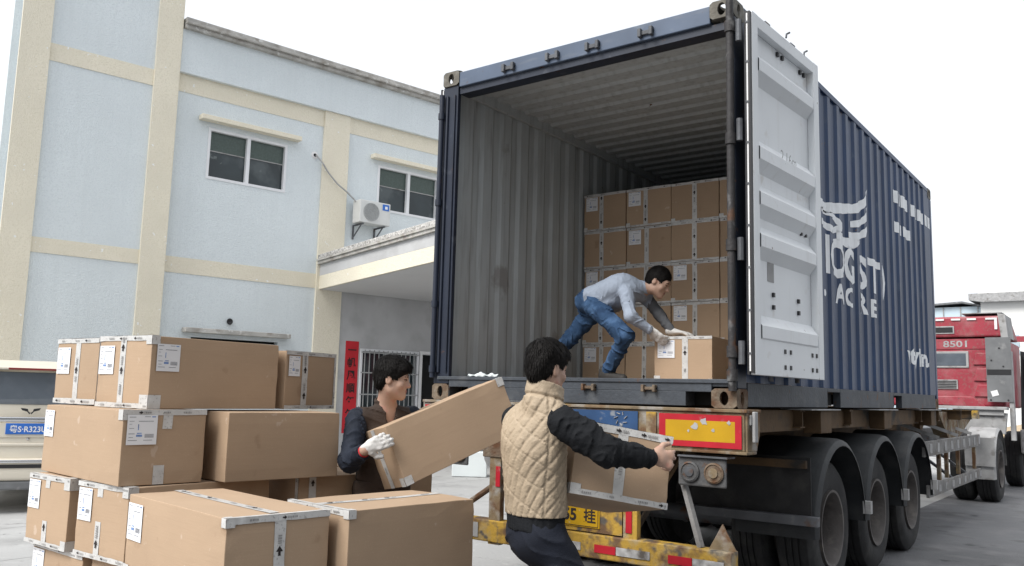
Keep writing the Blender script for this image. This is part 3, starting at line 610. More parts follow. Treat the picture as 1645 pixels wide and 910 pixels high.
# axles, wheels, fenders
def wheel(par, x, y, r, w_, side, dish=.10, name='wheel'):
    s = side; mb = MB()
    hub = r * .56
    mb.lathe((x, y, r), (s, 0, 0), [(hub, -w_ / 2), (r * .90, -w_ / 2), (r * .985, -w_ / 2 + .03), (r, -w_ / 2 + .055), (r, -.055), (r - .012, -.052), (r - .012, -.050), (r, -.039), (r, -.006), (r - .012, -.004), (r - .012, .004), (r, .006), (r, .039), (r - .012, .042), (r - .012, .052), (r, .055), (r, w_ / 2 - .055), (r * .985, w_ / 2 - .03), (r * .90, w_ / 2), (r * .72, w_ / 2 + .008), (hub, w_ / 2 - .01)], 56)
    ty = mb.build('tyre', m_rub, par, smooth=True)
    mb = MB(); mb.lathe((x, y, r), (s, 0, 0), [(hub + .004, w_ / 2 - .004), (hub + .006, w_ / 2 + .012), (hub - .012, w_ / 2 + .010), (hub - .03, w_ / 2 - .03), (hub - .05, w_ / 2 - dish - .05), (hub * .50, w_ / 2 - dish - .075), (hub * .42, w_ / 2 - dish + .02), (.001, w_ / 2 - dish + .025), (.001, -w_ / 2 + .01), (hub, -w_ / 2 + .01)], 44)
    rm = mb.build('rim', m_rim, par, smooth=True)
    mb = MB()
    for k in range(8): a = 2 * math.pi * (k + .5) / 8; c = Vector((x + s * (w_ / 2 - dish - .07), y + math.cos(a) * hub * .66, r + math.sin(a) * hub * .66)); mb.tube([c, c + Vector((s * .03, 0, 0))], .014, 6)
    mb.build('wheel_nuts', m_steel, rm)
AX = (1.87, 3.20, 4.53)
for ya in AX:
    mb = MB(); mb.tube([(.2, ya, .5), (2.24, ya, .5)], .07, 14); mb.build('axle', m_steel, tr, smooth=True)
    for x, s in ((2.29, 1), (1.95, 1), (.15, -1), (.49, -1)): wheel(tr, x, ya, .5, .27, s, .13 if x in (2.29, .15) else .02)
    for (xa, xb) in ((1.93, 2.52), (-.08, .51)):
        mb = MB(); n = 22; vs_ = []; ro, ri = .655, .645
        prof_ = [(xa, 0), (xa + .05, .0), ((xa + xb) / 2 - .1, .004), (xb - .06, .0), (xb - .02, -.012), (xb, -.045)]
        for k in range(n + 1):
            a = R(-2 + 184 * k / n)
            for (x, dr) in prof_: vs_.append((x, ya + math.cos(a) * (ro + dr), .52 + math.sin(a) * (ro + dr)))
        m_ = len(prof_); o = len(vs_)
        for k in range(n + 1):
            a = R(-2 + 184 * k / n)
            for (x, dr) in prof_: vs_.append((x, ya + math.cos(a) * (ri + dr), .52 + math.sin(a) * (ri + dr)))
        fs = []
        for k in range(n):
            for i in range(m_ - 1): fs += [(k * m_ + i, k * m_ + i + 1, (k + 1) * m_ + i + 1, (k + 1) * m_ + i), (o + k * m_ + i, o + (k + 1) * m_ + i, o + (k + 1) * m_ + i + 1, o + k * m_ + i + 1)]
            fs += [(k * m_, (k + 1) * m_, o + (k + 1) * m_, o + k * m_), (k * m_ + m_ - 1, o + k * m_ + m_ - 1, o + (k + 1) * m_ + m_ - 1, (k + 1) * m_ + m_ - 1)]
        mb.add(vs_, fs); mb.build('fender', m_fend, tr, smooth=True)
    mb = MB(); mb.box((2.50, ya + .60, .56), (2.56, ya + .66, .66)); mb.build('fender_clip', m_lg, tr)
for (xa, xb) in ((1.60, 2.50), (-.06, .84)):
    mb = MB(); mb.box((xa, 1.16, .62), (xb, 1.172, 1.06)); fl_ = mb.build('mudflap', m_rub, tr)
    mb = MB(); mb.box((xa - .05, 1.12, .985), (xb - .02, 1.158, 1.04)); mb.build('flap_bar', m_chas, fl_)
    mb = MB(); mb.box((xa, 1.10, .60), (xb + .06, 1.157, .665)); mb.build('flap_bar', m_steel, fl_, bevel=.004)
# side underrun guard
for x in (2.46, -.04):
    for z0, z1 in ((.90, 1.06), (.47, .60)):
        mb = MB(); mb.box((x, 4.95 if z0 > .8 else 5.1, z0), (x + .03, 8.55, z1)); gd = mb.build('guard_rail', m_guard, tr, bevel=.004)
        mb = MB()
        for k in range(9): y = 5.2 + k * .4; mb.box((x + .031, y, z0 + .03), (x + .036, y + .12, z1 - .03))
        mb.build_each('guard_plate', m_lg, gd)
    for y in (5.9, 6.35, 7.1, 8.3):
        mb = MB(); mb.box((x - .04, y, .602), (x - .002, y + .07, .898)); mb.build('guard_post', m_yr, tr)
for y in (6.0, 7.2, 8.2):
    mb = MB(); mb.bar((2.44, y, 1.07), (1.75, y - .2, 1.33), .04, .04); mb.build('guard_strut', m_lg, tr)
    mb = MB(); mb.bar((2.42, y - .3, .55), (1.75, y, 1.0), .03, .03); mb.build('guard_strut', m_steel, tr)
for x in (.55, 1.7):
    mb = MB(); mb.box((x, 7.35, .35), (x + .12, 7.5, 1.0)); mb.box((x - .05, 7.28, .30), (x + .17, 7.57, .33)); mb.build('landing_leg', m_steel, tr)
mb = MB(); mb.prism([(2.1, 7.0, 1.36), (2.1, 9.4, 1.36), (2.1, 9.4, 1.25), (2.1, 8.4, 1.02), (2.1, 7.6, 1.02)], (.16, 0, 0)); mb.build('gooseneck_gusset', m_yr, tr)
mb = MB(); mb.box((.1, 9.2, 1.26), (2.38, 9.35, 1.38)); mb.build('front_beam', m_yb, tr)
mb = MB(); mb.box((.6, 6.2, .62), (1.9, 7.0, .98)); mb.build('tool_box', m_chas, tr, bevel=.01)
# ---------------------------------------------------------------- tractor
tk = thing('semi_truck', 'red tractor unit of the container truck seen from behind, with white digits on the cab', 'truck', (1.25, 12, 0))
mb = MB(); YB = 11.3
mb.box((0, YB, 1.42), (2.5, YB + 2.2, 2.58)); cb = mb.build('cab', m_cab, tk, bevel=.05, seg=3)
mb = MB(); mb.prism([(0.02, YB - .03, 2.60), (.02, YB - .03, 2.95), (.02, YB + .9, 2.98), (.02, YB + 1.9, 2.62)], (2.5, 0, 0)); rf = mb.build('roof_fairing', m_cab, tk, bevel=.03)
mb = MB(); mb.box((1.1, YB - .045, 2.66), (1.78, YB - .032, 2.79)); v_ = mb.build('vent', m_lg, rf); mb = MB()
mb.box((1.12, YB - .05, 2.68), (1.76, YB - .046, 2.77)); mb.build('vent_opening', m_plas, v_)
mb = MB()
for a, b in ((1.5, 1.63), (1.74, 1.88), (1.98, 2.12)): mb.box((a, YB - .05, 2.885), (b, YB - .035, 2.915))
mb.box((2.26, YB - .05, 2.885), (2.43, YB - .035, 2.915)); mb.box((2.39, YB - .05, 2.72), (2.43, YB - .035, 2.884)); mb.build('white_markers', m_white, rf)
mb = MB(); mb.prism([(2.48, YB - .06, 2.58), (2.58, YB - .06, 2.58), (2.55, YB - .06, 2.96), (2.44, YB - .06, 2.99)], (0, .8, 0)); mb.build('side_fairing', m_lg, rf)
mb = MB(); mb.box((1.9, YB - .05, 2.99), (2.5, YB + .5, 3.005)); mb.build('roof_strip', m_lg, rf)
mb = MB(); mb.box((.1, YB - .012, 2.40), (2.24, YB - .003, 2.57)); tp = mb.build('number_band', m_cab, cb)
mb = MB(); add_text(mb, "8501", .15, (1.78, YB - .0135, 2.485), (1, 0, 0), (0, 0, 1), .003, 1.35); mb.build('digits', m_lg, tp, fixn=False)
mb = MB(); mb.box((.6, YB - .02, 2.08), (1.98, YB - .003, 2.36)); wf = mb.build('rear_window_frame', m_lg, cb, bevel=.012); mb = MB(); mb.box((.64, YB - .024, 2.115), (1.94, YB - .0205, 2.325)); mb.build('pane', m_vang, wf)
mb = MB(); mb.box((.9, YB - .02, 1.72), (1.80, YB - .003, 1.88)); lv = mb.build('louvre_panel', m_lg, cb); mb = MB()
for k in range(5): mb.box((.92, YB - .028, 1.735 + k * .028), (1.78, YB - .0205, 1.748 + k * .028))
mb.build('louvre_slats', m_plas, lv)
for z0, z1 in ((2.13, 2.33), (1.86, 2.07), (1.60, 1.80)):
    mb = MB(); mb.prism([(2.04, YB - .03, z0), (2.26, YB - .03, z0), (2.26, YB - .03, z1), (2.10, YB - .03, z1)], (0, .028, 0)); mb.build('pressed_panel', m_cab, cb, bevel=.012)
mb = MB(); mb.prism([(1.2, YB - .035, 1.46), (2.24, YB - .035, 1.42), (2.0, YB - .035, 1.60), (1.2, YB - .035, 1.60)], (0, .03, 0)); mb.build('pressed_panel', m_cab, cb, bevel=.012)
mb = MB(); mb.box((2.25, YB - .12, 1.52), (2.62, YB - .10, 2.58)); gp = mb.build('side_deflector', m_cabg, cb); mb = MB(); mb.box((2.26, YB - .1205, 1.96), (2.61, YB - .124, 2.05)); mb.build('dark_strip', m_plas, gp)
mb = MB(); mb.obox((2.36, YB - .124, 1.66), ((1, 0, .3), (0, 1, 0), (-.3, 0, 1)), (.05, .003, .045)); mb.build('paper_sticker', m_white, gp)
mb = MB()
for x, z in ((2.45, 2.40), (2.33, 2.2), (2.5, 2.1), (2.3, 1.55), (2.55, 1.55)): mb.lathe((x, YB - .121, z), (0, -1, 0), [(.001, 0), (.014, 0), (.014, .006), (.001, .006)], 10)
mb.build('bolt_holes', m_plas, gp)
mb = MB(); mb.box((2.56, YB - .1, .9), (2.63, YB + .02, 2.35)); mb.build('grab_tube', m_lg, cb, bevel=.01)
mb = MB(); mb.box((1.2, YB - .35, 1.39), (2.55, YB - .1, 1.44)); mb.box((1.75, YB - .3, 1.30), (2.5, YB - .27, 1.389)); mb.build('rear_deck', m_lg, tk, bevel=.006)
mb = MB(); mb.box((.85, 9.6, .75), (.98, 14.4, 1.0)); mb.box((1.52, 9.6, .75), (1.65, 14.4, 1.0)); mb.build('truck_chassis', m_steel, tk)
mb = MB(); mb.lathe((1.25, 10.2, 1.12), (0, 0, 1), [(.001, 0), (.45, 0), (.45, .06), (.001, .07)], 24); mb.build('fifth_wheel', m_steel, tk)
mb = MB(); mb.prism([(1.95, YB - .25, 1.0), (2.5, YB - .25, 1.0), (2.54, YB - .25, 1.34), (1.9, YB - .25, 1.34)], (0, .1, 0)); mb.build('air_intake', m_lg, tk, bevel=.01)
mb = MB(); mb.tube([(1.5, YB - .4, 1.08), (1.8, YB - .4, 1.16)], .09, 12); mb.build('air_filter', m_steel, tk, smooth=True)
for x, s in ((2.36, 1), (2.02, 1), (.14, -1), (.48, -1)): wheel(tk, x, 10.3, .5, .29, s, .12 if x in (2.36, .14) else .02)
for x, s in ((2.34, 1), (.16, -1)): wheel(tk, x, 13.6, .5, .29, s, -.0)
for (xa, xb) in ((2.12, 2.52), (-.02, .38)):
    mb = MB(); n = 18; vs_ = []
    for k in range(n + 1):
        a = R(0 + 195 * k / n)
        for x, dr in ((xa, 0), (xb - .03, 0), (xb, -.03)):
            for t in (0, -.012): vs_.append((x, 10.3 + math.cos(a) * (.62 + dr + t), .52 + math.sin(a) * (.60 + dr + t)))
    fs = []
    for k in range(n):
        for i in (0, 2): fs += [(k * 6 + i, k * 6 + i + 2, (k + 1) * 6 + i + 2, (k + 1) * 6 + i), (k * 6 + i + 1, (k + 1) * 6 + i + 1, (k + 1) * 6 + i + 3, k * 6 + i + 3)]
    mb.add(vs_, fs); mb.build('fender', m_lg, tk, smooth=True, fixn=False)
    mb = MB(); mb.box((xa, 9.64, .56), (xb, 9.655, .98)); mb.build('mudflap', m_lg, tk)
mb = MB(); mb.box((2.50, 12.95, .62), (2.62, 14.3, 1.05)); mb.build('step_panel', m_lg, tk, bevel=.03)
mb = MB(); mb.prism([(2.52, 13.0, 1.05), (3.05, 13.3, 1.05), (3.10, 13.32, 1.65), (3.10, 13.32, 2.35), (2.56, 13.0, 2.45)], (0, .06, 0)); dr_ = mb.build('open_cab_door', m_plas, tk, bevel=.01)
mb = MB(); mb.prism([(2.62, 12.99, 1.75), (3.02, 13.26, 1.75), (3.02, 13.26, 2.28), (2.62, 12.99, 2.36)], (0, .02, 0)); mb.build('door_glass', m_gg, dr_)
mb = MB(); mb.prism([(3.10, 13.30, 1.05), (3.16, 13.33, 1.05), (3.16, 13.33, 2.36), (3.10, 13.30, 2.36)], (0, .08, 0)); mb.build('door_edge', m_cab, dr_)
# ---------------------------------------------------------------- far buildings and things on the right
fb = thing('far_hall', 'pale white industrial hall with flat grey eave beyond the red cab', 'building', (5, 66, 0))
mb = MB(); mb.box((-4.85, 62.4, 0), (24, 80, 8.75)); mb.build('wall', m_gb, fb)
mb = MB(); mb.prism([(-5.5, 61.8, 8.76), (-4.6, 61.8, 8.6), (24, 61.8, 8.6), (24, 61.8, 9.35), (-5.5, 61.8, 9.2)], (0, 18, 0)); mb.build('eave', m_lg, fb)
mb = MB(); mb.box((-5.2, 64, 9.36), (24, 78, 9.95)); mb.build('parapet', m_gb, fb)
mb = MB()
for k in range(3): mb.box((-3.6 + k * .05, 62.3, 5.0 + k * .5), (-2.6, 62.39, 5.3 + k * .5))
mb.build('window', m_gg, fb)
gb = thing('glass_annex', 'low glazed annexe with thin grid lines left of the pale far hall', 'building', (-8, 64, 0))
mb = MB(); mb.box((-14, 62.7, 0), (-4.87, 70, 8.4)); mb.build('glass_wall', mat('pale_glazing', (.50, .60, .66), .25, 0, .06, .3, rnd=False), gb)
mb = MB()
for k in range(9): mb.box((-13.9 + k * 1.1, 62.62, 0), (-13.84 + k * 1.1, 62.69, 8.4))
for z in (5.2, 6.3, 7.4): mb.box((-14, 62.62, z), (-4.9, 62.69, z + .06))
mb.build('glazing_bars', m_lg, gb)
mb = MB(); mb.prism([(-14, 62.3, 8.3), (-6.0, 62.3, 8.75), (-4.9, 62.3, 8.45), (-4.9, 62.3, 8.36), (-6, 62.3, 8.62), (-14, 62.3, 8.2)], (0, 8, 0)); mb.build('roof_edge', m_cabg, gb)
mb = MB(); mb.box((1.2, 24, 3.34), (7, 24.2, 3.50)); mb.box((6.8, 24.0, 0), (7, 24.2, 3.339)); tag(mb.build('red_barrier_beam', m_cab), 'thin red overhead beam crossing right of the red cab', 'beam')
mb = MB(); rg = random.Random(4); n = 22; vs_ = [(2.6, 33, 1.3)]
for j in range(1, 7):
    for k in range(n): a = 2 * math.pi * k / n; vs_.append((2.6 + math.cos(a) * 5.2 * j / 6, 33 + math.sin(a) * 4.2 * j / 6, max(0, 1.3 * (1 - j / 6) + rg.uniform(-.07, .07) * (j < 6))))
fs = [(0, 1 + k, 1 + (k + 1) % n) for k in range(n)]
for j in range(5):
    for k in range(n): fs.append((1 + j * n + k, 1 + (j + 1) * n + k, 1 + (j + 1) * n + (k + 1) % n, 1 + j * n + (k + 1) % n))
mb.add(vs_, fs); tag(mb.build('sand_pile', m_sand, smooth=True), 'heap of pale yellow sand beyond the truck front wheel', 'sand heap')
nb = thing('added_shade_block', 'added unseen grey block that shades the right-hand sides of the pile', 'building', (11, -6, 0))  # added out of view only to darken faces turned right
mb = MB(); mb.box((8.6, -15, 0), (15, 1.0, 7.5)); mb.build('wall', m_cabg, nb)
# foam block and kerb seen under the trailer
mb = MB(); mb.obox((-5.2, 6.85, .22), (cr.x * Vector((1, .74, 0)) , (-.6, .8, 0), (0, 0, 1)), (.30, .15, .21)); tag(mb.build('foam_block', m_foam, bevel=.01), 'white polystyrene block on the concrete seen under the tilted carton', 'foam block')
mb = MB(); mb.bar((-3.2, 8.5, .06), (-1.4, 6.6, .06), .12, .12); tag(mb.build('timber_plank', m_lg), 'grey plank lying on the concrete behind the trailer post', 'plank')
# ---------------------------------------------------------------- cartons
def carton(label, cat, dims, loc, rot, tapes=(), labels=(), group=None, name='cardboard_box', seed=0, flaps=True):
    """dims (x,y,z); local origin bottom centre; F = -y face, R = +x face, L = -x, B = +y, T = top, D = bottom."""
    a, b, h = dims; r3 = random.Random(seed + 11)
    t = thing(name, label, cat, loc, 0, group)
    if isinstance(rot, (int, float)): t.rotation_euler = (0, 0, rot)
    else: t.rotation_mode = 'QUATERNION'; t.rotation_quaternion = rot
    # body: subdivided box with gently bowed faces and rounded edges
    bm = bmesh.new(); n = 7
    def grid(o, ex, ey, nx, amp):
        vs_ = []
        for j in range(n):
            for i in range(n):
                u, v = i / (n - 1), j / (n - 1); k = 16 * u * (1 - u) * v * (1 - v)
                vs_.append(bm.verts.new(Vector(o) + Vector(ex) * u + Vector(ey) * v + Vector(nx) * (amp * k)))
        for j in range(n - 1):
            for i in range(n - 1): bm.faces.new((vs_[j * n + i], vs_[j * n + i + 1], vs_[(j + 1) * n + i + 1], vs_[(j + 1) * n + i]))
    x, y = a / 2, b / 2; am = lambda: r3.uniform(-.001, .0045)
    A = {'F': am(), 'R': am(), 'L': am(), 'B': am(), 'T': r3.uniform(-.004, 0), 'D': 0}
    grid((-x, -y, 0), (a, 0, 0), (0, 0, h), (0, -1, 0), A['F']); grid((x, -y, 0), (0, b, 0), (0, 0, h), (1, 0, 0), A['R'])
    grid((x, y, 0), (-a, 0, 0), (0, 0, h), (0, 1, 0), A['B']); grid((-x, y, 0), (0, -b, 0), (0, 0, h), (-1, 0, 0), A['L'])
    grid((-x, -y, h), (a, 0, 0), (0, b, 0), (0, 0, 1), A['T']); grid((-x, y, 0), (a, 0, 0), (0, -b, 0), (0, 0, -1), 0)
    bmesh.ops.remove_doubles(bm, verts=bm.verts, dist=1e-5)
    es = [e for e in bm.edges if len(e.link_faces) == 2 and e.calc_face_angle(0) > 1.0]
    done = set(); dent = r3.randrange(8)
    for e in es:
        for v in e.verts:
            if v in done: continue
            done.add(v); k_ = sum(1 for e2 in v.link_edges if e2 in es or e2.calc_face_angle(0) > 1.0)
            am_ = r3.uniform(0, .0026) if k_ < 3 else r3.uniform(.001, .0045)
            v.co -= Vector((math.copysign(am_, v.co.x) * (abs(abs(v.co.x) - a / 2) < 1e-3), math.copysign(am_, v.co.y) * (abs(abs(v.co.y) - b / 2) < 1e-3), am_ * (v.co.z > h - 1e-3)))
    bmesh.ops.bevel(bm, geom=es, offset=.0035, segments=2, profile=.6, affect='EDGES')
    me = bpy.data.meshes.new('carton_body'); bm.to_mesh(me); bm.free(); me.materials.append(m_kraft)
    o = bpy.data.objects.new('carton_body', me); C.objects.link(o); o.parent = t
    fr = {'F': (Vector((-x, -y, 0)), Vector((1, 0, 0)), Vector((0, 0, 1)), Vector((0, -1, 0)), a, h), 'R': (Vector((x, -y, 0)), Vector((0, 1, 0)), Vector((0, 0, 1)), Vector((1, 0, 0)), b, h),
          'L': (Vector((-x, y, 0)), Vector((0, -1, 0)), Vector((0, 0, 1)), Vector((-1, 0, 0)), b, h), 'B': (Vector((x, y, 0)), Vector((-1, 0, 0)), Vector((0, 0, 1)), Vector((0, 1, 0)), a, h),
          'T': (Vector((-x, -y, h)), Vector((1, 0, 0)), Vector((0, 1, 0)), Vector((0, 0, 1)), a, b)}
    def patch(mb, f, u0, u1, v0, v1, off=.0012, wob=.0015, nu=None):
        o_, ex, ey, nn, w__, h__ = fr[f]; lu, lv = u1 - u0, v1 - v0
        nu = max(1, min(12, int(lu / .05))); nv = max(1, min(12, int(lv / .05)))
        vs_ = []
        for j in range(nv + 1):
            for i in range(nu + 1):
                u = u0 + lu * i / nu; v = v0 + lv * j / nv
                if lu > lv: v += r3.uniform(-wob, wob)
                else: u += r3.uniform(-wob, wob)
                U, V = min(max(u / w__, 0), 1), min(max(v / h__, 0), 1); k = 16 * U * (1 - U) * V * (1 - V)
                vs_.append(o_ + ex * u + ey * v + nn * (off + max(A[f], 0) * k + (A[f] * k if A[f] < 0 else 0) + r3.uniform(0, .0004)))
        mb.add(vs_, [(j * (nu + 1) + i, j * (nu + 1) + i + 1, (j + 1) * (nu + 1) + i + 1, (j + 1) * (nu + 1) + i) for j in range(nv) for i in range(nu)])
    for tp in tapes:             # ('v', face, u_centre, width, v0, v1) | ('e', face, 'top'/'bottom'/'left'/'right', width) | ('h', face, v_centre, width, u0, u1) | ('c', face, corner)
        mb = MB(); f = tp[1]; w__, h__ = fr[f][4], fr[f][5]
        if tp[0] == 'v': patch(mb, f, tp[2] * w__ - tp[3] / 2, tp[2] * w__ + tp[3] / 2, tp[4] * h__ + .001, tp[5] * h__ - .001, .0018)
        elif tp[0] == 'h': patch(mb, f, tp[4] * w__, tp[5] * w__, tp[2] * h__ - tp[3] / 2, tp[2] * h__ + tp[3] / 2, .0018)
        elif tp[0] == 'e':
            q = tp[3]
            if tp[2] == 'top':
                patch(mb, f, .0, w__, h__ - q, h__ + .0005, .0024)
                if f == 'F': patch(mb, 'T', 0, w__, -.0016, q, .0014)
                if f == 'R': patch(mb, 'T', a - q, a + .0016, 0, b, .0014)
            elif tp[2] == 'bottom': patch(mb, f, 0, w__, .0, q, .0022)
            elif tp[2] == 'left': patch(mb, f, -.0, q, 0, h__, .0026)
            elif tp[2] == 'right': patch(mb, f, w__ - q, w__, 0, h__, .0026)
        elif tp[0] == 'c':       # corner patch on F/R shared vertical edge
            q = tp[3] if len(tp) > 3 else .05
            z0, z1 = (h - q, h + .001) if 't' in tp[2] else (0, q)
            if 'l' in tp[2]: patch(mb, 'F', -.001, q, z0, z1, .003, 0); patch(mb, 'L', b - q, b, z0, z1, .003, 0)
            else: patch(mb, 'F', a - q, a + .002, z0, z1, .003, 0); patch(mb, 'R', -.002, q, z0, z1, .003, 0)
            if 't' in tp[2]:
                if 'l' in tp[2]: patch(mb, 'T', 0, q, -.002, q, .0022, 0)
                else: patch(mb, 'T', a - q, a + .002, -.002, q, .0022, 0)
        if tp[0] in 'veh':          # print on the tape: black arrows and small grey text
            o_, ex, ey, nn, _, _ = fr[f]
            if tp[0] == 'v': p0, dr, cr_, ln, wd = o_ + ex * (tp[2] * w__) + ey * (tp[4] * h__), ey, ex, (tp[5] - tp[4]) * h__, tp[3]
            elif tp[0] == 'h': p0, dr, cr_, ln, wd = o_ + ex * (tp[4] * w__) + ey * (tp[2] * h__), ex, ey, (tp[5] - tp[4]) * w__, tp[3]
            elif tp[2] in ('top', 'bottom'): p0, dr, cr_, ln, wd = o_ + ey * (h__ - tp[3] / 2 if tp[2] == 'top' else tp[3] / 2), ex, ey, w__, tp[3]
            else: p0, dr, cr_, ln, wd = o_ + ex * (tp[3] / 2 if tp[2] == 'left' else w__ - tp[3] / 2), ey, ex, h__, tp[3]
            z_ = nn * (.0062 if f != 'T' else .003); t_ = r3.uniform(.03, .1)
            while t_ < ln - .03:
                s_ = wd * .42; c0 = p0 + dr * t_ + z_; mb.cur = 1
                if r3.random() < .55:
                    mb.add([c0 - cr_ * s_ * .75, c0 + dr * s_ * 1.1, c0 + cr_ * s_ * .75, c0 + cr_ * s_ * .25, c0 + cr_ * s_ * .3 - dr * s_ * .8, c0 - cr_ * s_ * .3 - dr * s_ * .8, c0 - cr_ * s_ * .25], [(0, 6, 3, 2, 1), (6, 5, 4, 3)])
                mb.cur = 2; g0 = t_ + s_ * 1.5
                for k_ in range(r3.randint(3, 6)):
                    g1 = g0 + r3.uniform(.003, .009)
                    if g1 > ln - .004: break
                    a_ = p0 + dr * g0 + z_; b_ = p0 + dr * g1 + z_; mb.add([a_ - cr_ * wd * .17, b_ - cr_ * wd * .17, b_ + cr_ * wd * .17, a_ + cr_ * wd * .17], [(0, 1, 2, 3)]); g0 = g1 + .003
                t_ += r3.uniform(.09, .19)
            mb.cur = 0
        mb.build('tape', [m_tape, m_ink, m_tprint], t, local=True, fixn=False)
    for (f, u0, v1, wl, hl) in labels:       # u0 from left (m), v1 = top below the top edge (m)
        o_, ex, ey, nn, w__, h__ = fr[f]; mb = MB(); off = .0055
        def q(u, v, s, u2, mat_, o2):
            mb.cur = mat_; p_ = [o_ + ex * (u0 + u) + ey * (h__ - v1 - v) + nn * o2, o_ + ex * (u0 + u + s) + ey * (h__ - v1 - v) + nn * o2, o_ + ex * (u0 + u + s) + ey * (h__ - v1 - v - u2) + nn * o2, o_ + ex * (u0 + u) + ey * (h__ - v1 - v - u2) + nn * o2]
            mb.add(p_, [(0, 3, 2, 1)])
        q(0, 0, wl, hl, 0, off)
        for (u, v, s, e, m_) in ((.06, .06, .22, .02, 1), (.55, .05, .20, .018, 1), (.80, .045, .13, .035, 2), (.06, .20, .16, .016, 1), (.36, .20, .5, .02, 1), (.06, .30, .09, .014, 1), (.36, .31, .03, .2, 2), (.06, .44, .16, .016, 1), (.06, .62, .2, .02, 1), (.34, .60, .16, .03, 2), (.3, .66, .2, .07, 2), (.06, .74, .14, .016, 1), (.06, .84, .3, .018, 1), (.55, .84, .3, .018, 1)):
            q(u * wl + r3.uniform(-.002, .002), v * hl, s * wl, max(e * hl, .0014), m_, off + .0006)
        for k in range(9):
            q((.60 + k * .034) * wl, .64 * hl, .018 * wl, .13 * hl, 1, off + .0006)
        mb.build('shipping_label', [m_paper, m_inkg, m_inkb], t, local=True, fixn=False)
    return t
m_tprint = mat('tape_print', (.27, .265, .26), .5, var=.2)
PB = 'cardboard box'
def place(N, theta, a, b, h, ztop):
    """near vertical corner N, theta = azimuth (deg) of the direction to the left corner"""
    x = -Vector((math.cos(R(theta)), math.sin(R(theta)), 0)); y = Vector((-x.y, x.x, 0))
    c = Vector((N[0], N[1], 0)) - x * a / 2 + y * b / 2
    return (c.x, c.y, ztop - h), R(theta - 180)
G1 = 'cartons stacked in the foreground pile'
E_ = .466; H_ = .366
LB = lambda f, u=.02, v=.035: (f, u, v, .125, .125)
def pile(label, N, th, a, b, zt, tapes, labels, h=H_, seed=0):
    loc, rz = place(N, th, a, b, h, zt); return carton(label, PB, (a, b, h), loc, rz, tapes, labels, G1, seed=seed)
pile('middle carton of the pile\'s top row, long plain side facing right', (.357, -2.539), 183, E_, .832, 1.70,
     [('v', 'F', .48, .048, 0, 1), ('e', 'F', 'top', .026), ('e', 'F', 'bottom', .026), ('c', 'R', 'tr', .045), ('c', 'R', 'br', .07)], [('F', .015, .05, .135, .15), ('R', .03, .04, .135, .14)], seed=1, h=.372)
pile('leftmost carton in the top row of the foreground pile, taped down its middle', (-.235, -2.500), 181, .455, .83, 1.70,
     [('v', 'F', .52, .05, 0, 1), ('e', 'F', 'top', .026), ('e', 'F', 'bottom', .03), ('e', 'R', 'left', .02)], [('F', .02, .05, .14, .15)], seed=2, h=.368)
pile('rightmost carton in the top row of the foreground pile, behind its neighbour', (.318, -1.655), 190, 1.0, E_, 1.672,
     [('v', 'R', .36, .05, 0, 1), ('e', 'R', 'top', .022), ('e', 'R', 'bottom', .022), ('e', 'R', 'right', .018)], [('R', .02, .03, .10, .12)], seed=3, h=.345)
pile('large labelled carton on the left of the foreground pile\'s second row', (.404, -2.686), 173.8, 1.03, .432, 1.325,
     [('v', 'R', .52, .05, .74, .93), ('v', 'R', .45, .055, 0, .26), ('e', 'R', 'top', .026), ('c', 'R', 'tr', .05)], [('F', .015, .03, .135, .145), ('R', .02, .025, .15, .145)], seed=4, h=.368)
pile('plain untaped brown carton on the right of the foreground pile\'s second row', (.555, -2.195), 172, E_, .69, 1.318, [], [], seed=5, h=.361)
pile('leftmost carton in the third row of the foreground pile, short tape strips', (-.092, -2.664), 179, E_, .83, .953,
     [('v', 'F', .48, .05, .82, 1), ('v', 'F', .48, .05, 0, .36), ('e', 'F', 'top', .024), ('e', 'F', 'bottom', .024), ('c', 'R', 'tr', .06), ('c', 'R', 'br', .05)], [('F', .015, .03, .13, .15)], seed=6)
pile('third row carton of the foreground pile just left of the big front carton', (.455, -2.655), 180.2, .475, .83, .953,
     [('v', 'F', .46, .05, .82, 1), ('v', 'F', .46, .05, 0, .50), ('e', 'F', 'top', .024), ('e', 'F', 'bottom', .024), ('c', 'R', 'tr', .05)], [('F', .02, .03, .13, .16)], seed=7)
pile('big brown carton at the front of the pile with white tape down its right end', (1.606, -2.919), 171, .96, .453, .955,
     [('v', 'R', .50, .048, 0, 1), ('e', 'R', 'top', .024), ('h', 'T', .5, .045, .0, .95), ('c', 'R', 'tr', .035), ('c', 'F', 'bl', .06)], [('F', .02, .035, .16, .16)], seed=8)
pile('brown carton at the right of the pile\'s front row, its long side plain', (1.75, -2.433), 173.3, .46, .72, .955,
     [('v', 'T', .45, .045, 0, 1), ('e', 'F', 'top', .024), ('c', 'R', 'tr', .035)], [], seed=9)
pile('brown carton half hidden directly under the pile\'s plain untaped carton', (.545, -1.70), 172, E_, .60, .953, [('v', 'R', .15, .045, 0, 1), ('e', 'F', 'right', .03)], [], seed=10)
pile('shaded carton at the back of the pile\'s third row, below the plain carton', (.53, -1.06), 172, .8, .44, .953, [('v', 'R', .5, .045, 0, 1), ('e', 'R', 'top', .02)], [], seed=11)
pile('carton of the lowest visible row at the bottom left corner of the pile', (.05, -2.64), 177, .60, .80, .585, [('e', 'F', 'top', .024)], [('F', .02, .03, .14, .15)], seed=12)
for k, (N, th, a, b) in enumerate((((.56, -2.63), 178, .47, .83), ((1.606, -2.90), 171, .90, .44), ((1.74, -2.42), 173.3, .46, .72), ((.56, -1.62), 172, .9, .8))):
    pile(['brown carton under the second carton of the third row', 'brown carton directly under the big front carton', 'brown carton directly under the right front carton', 'brown carton at the back of the hidden bottom row'][k], N, th, a, b, .585, [], [], seed=20 + k)
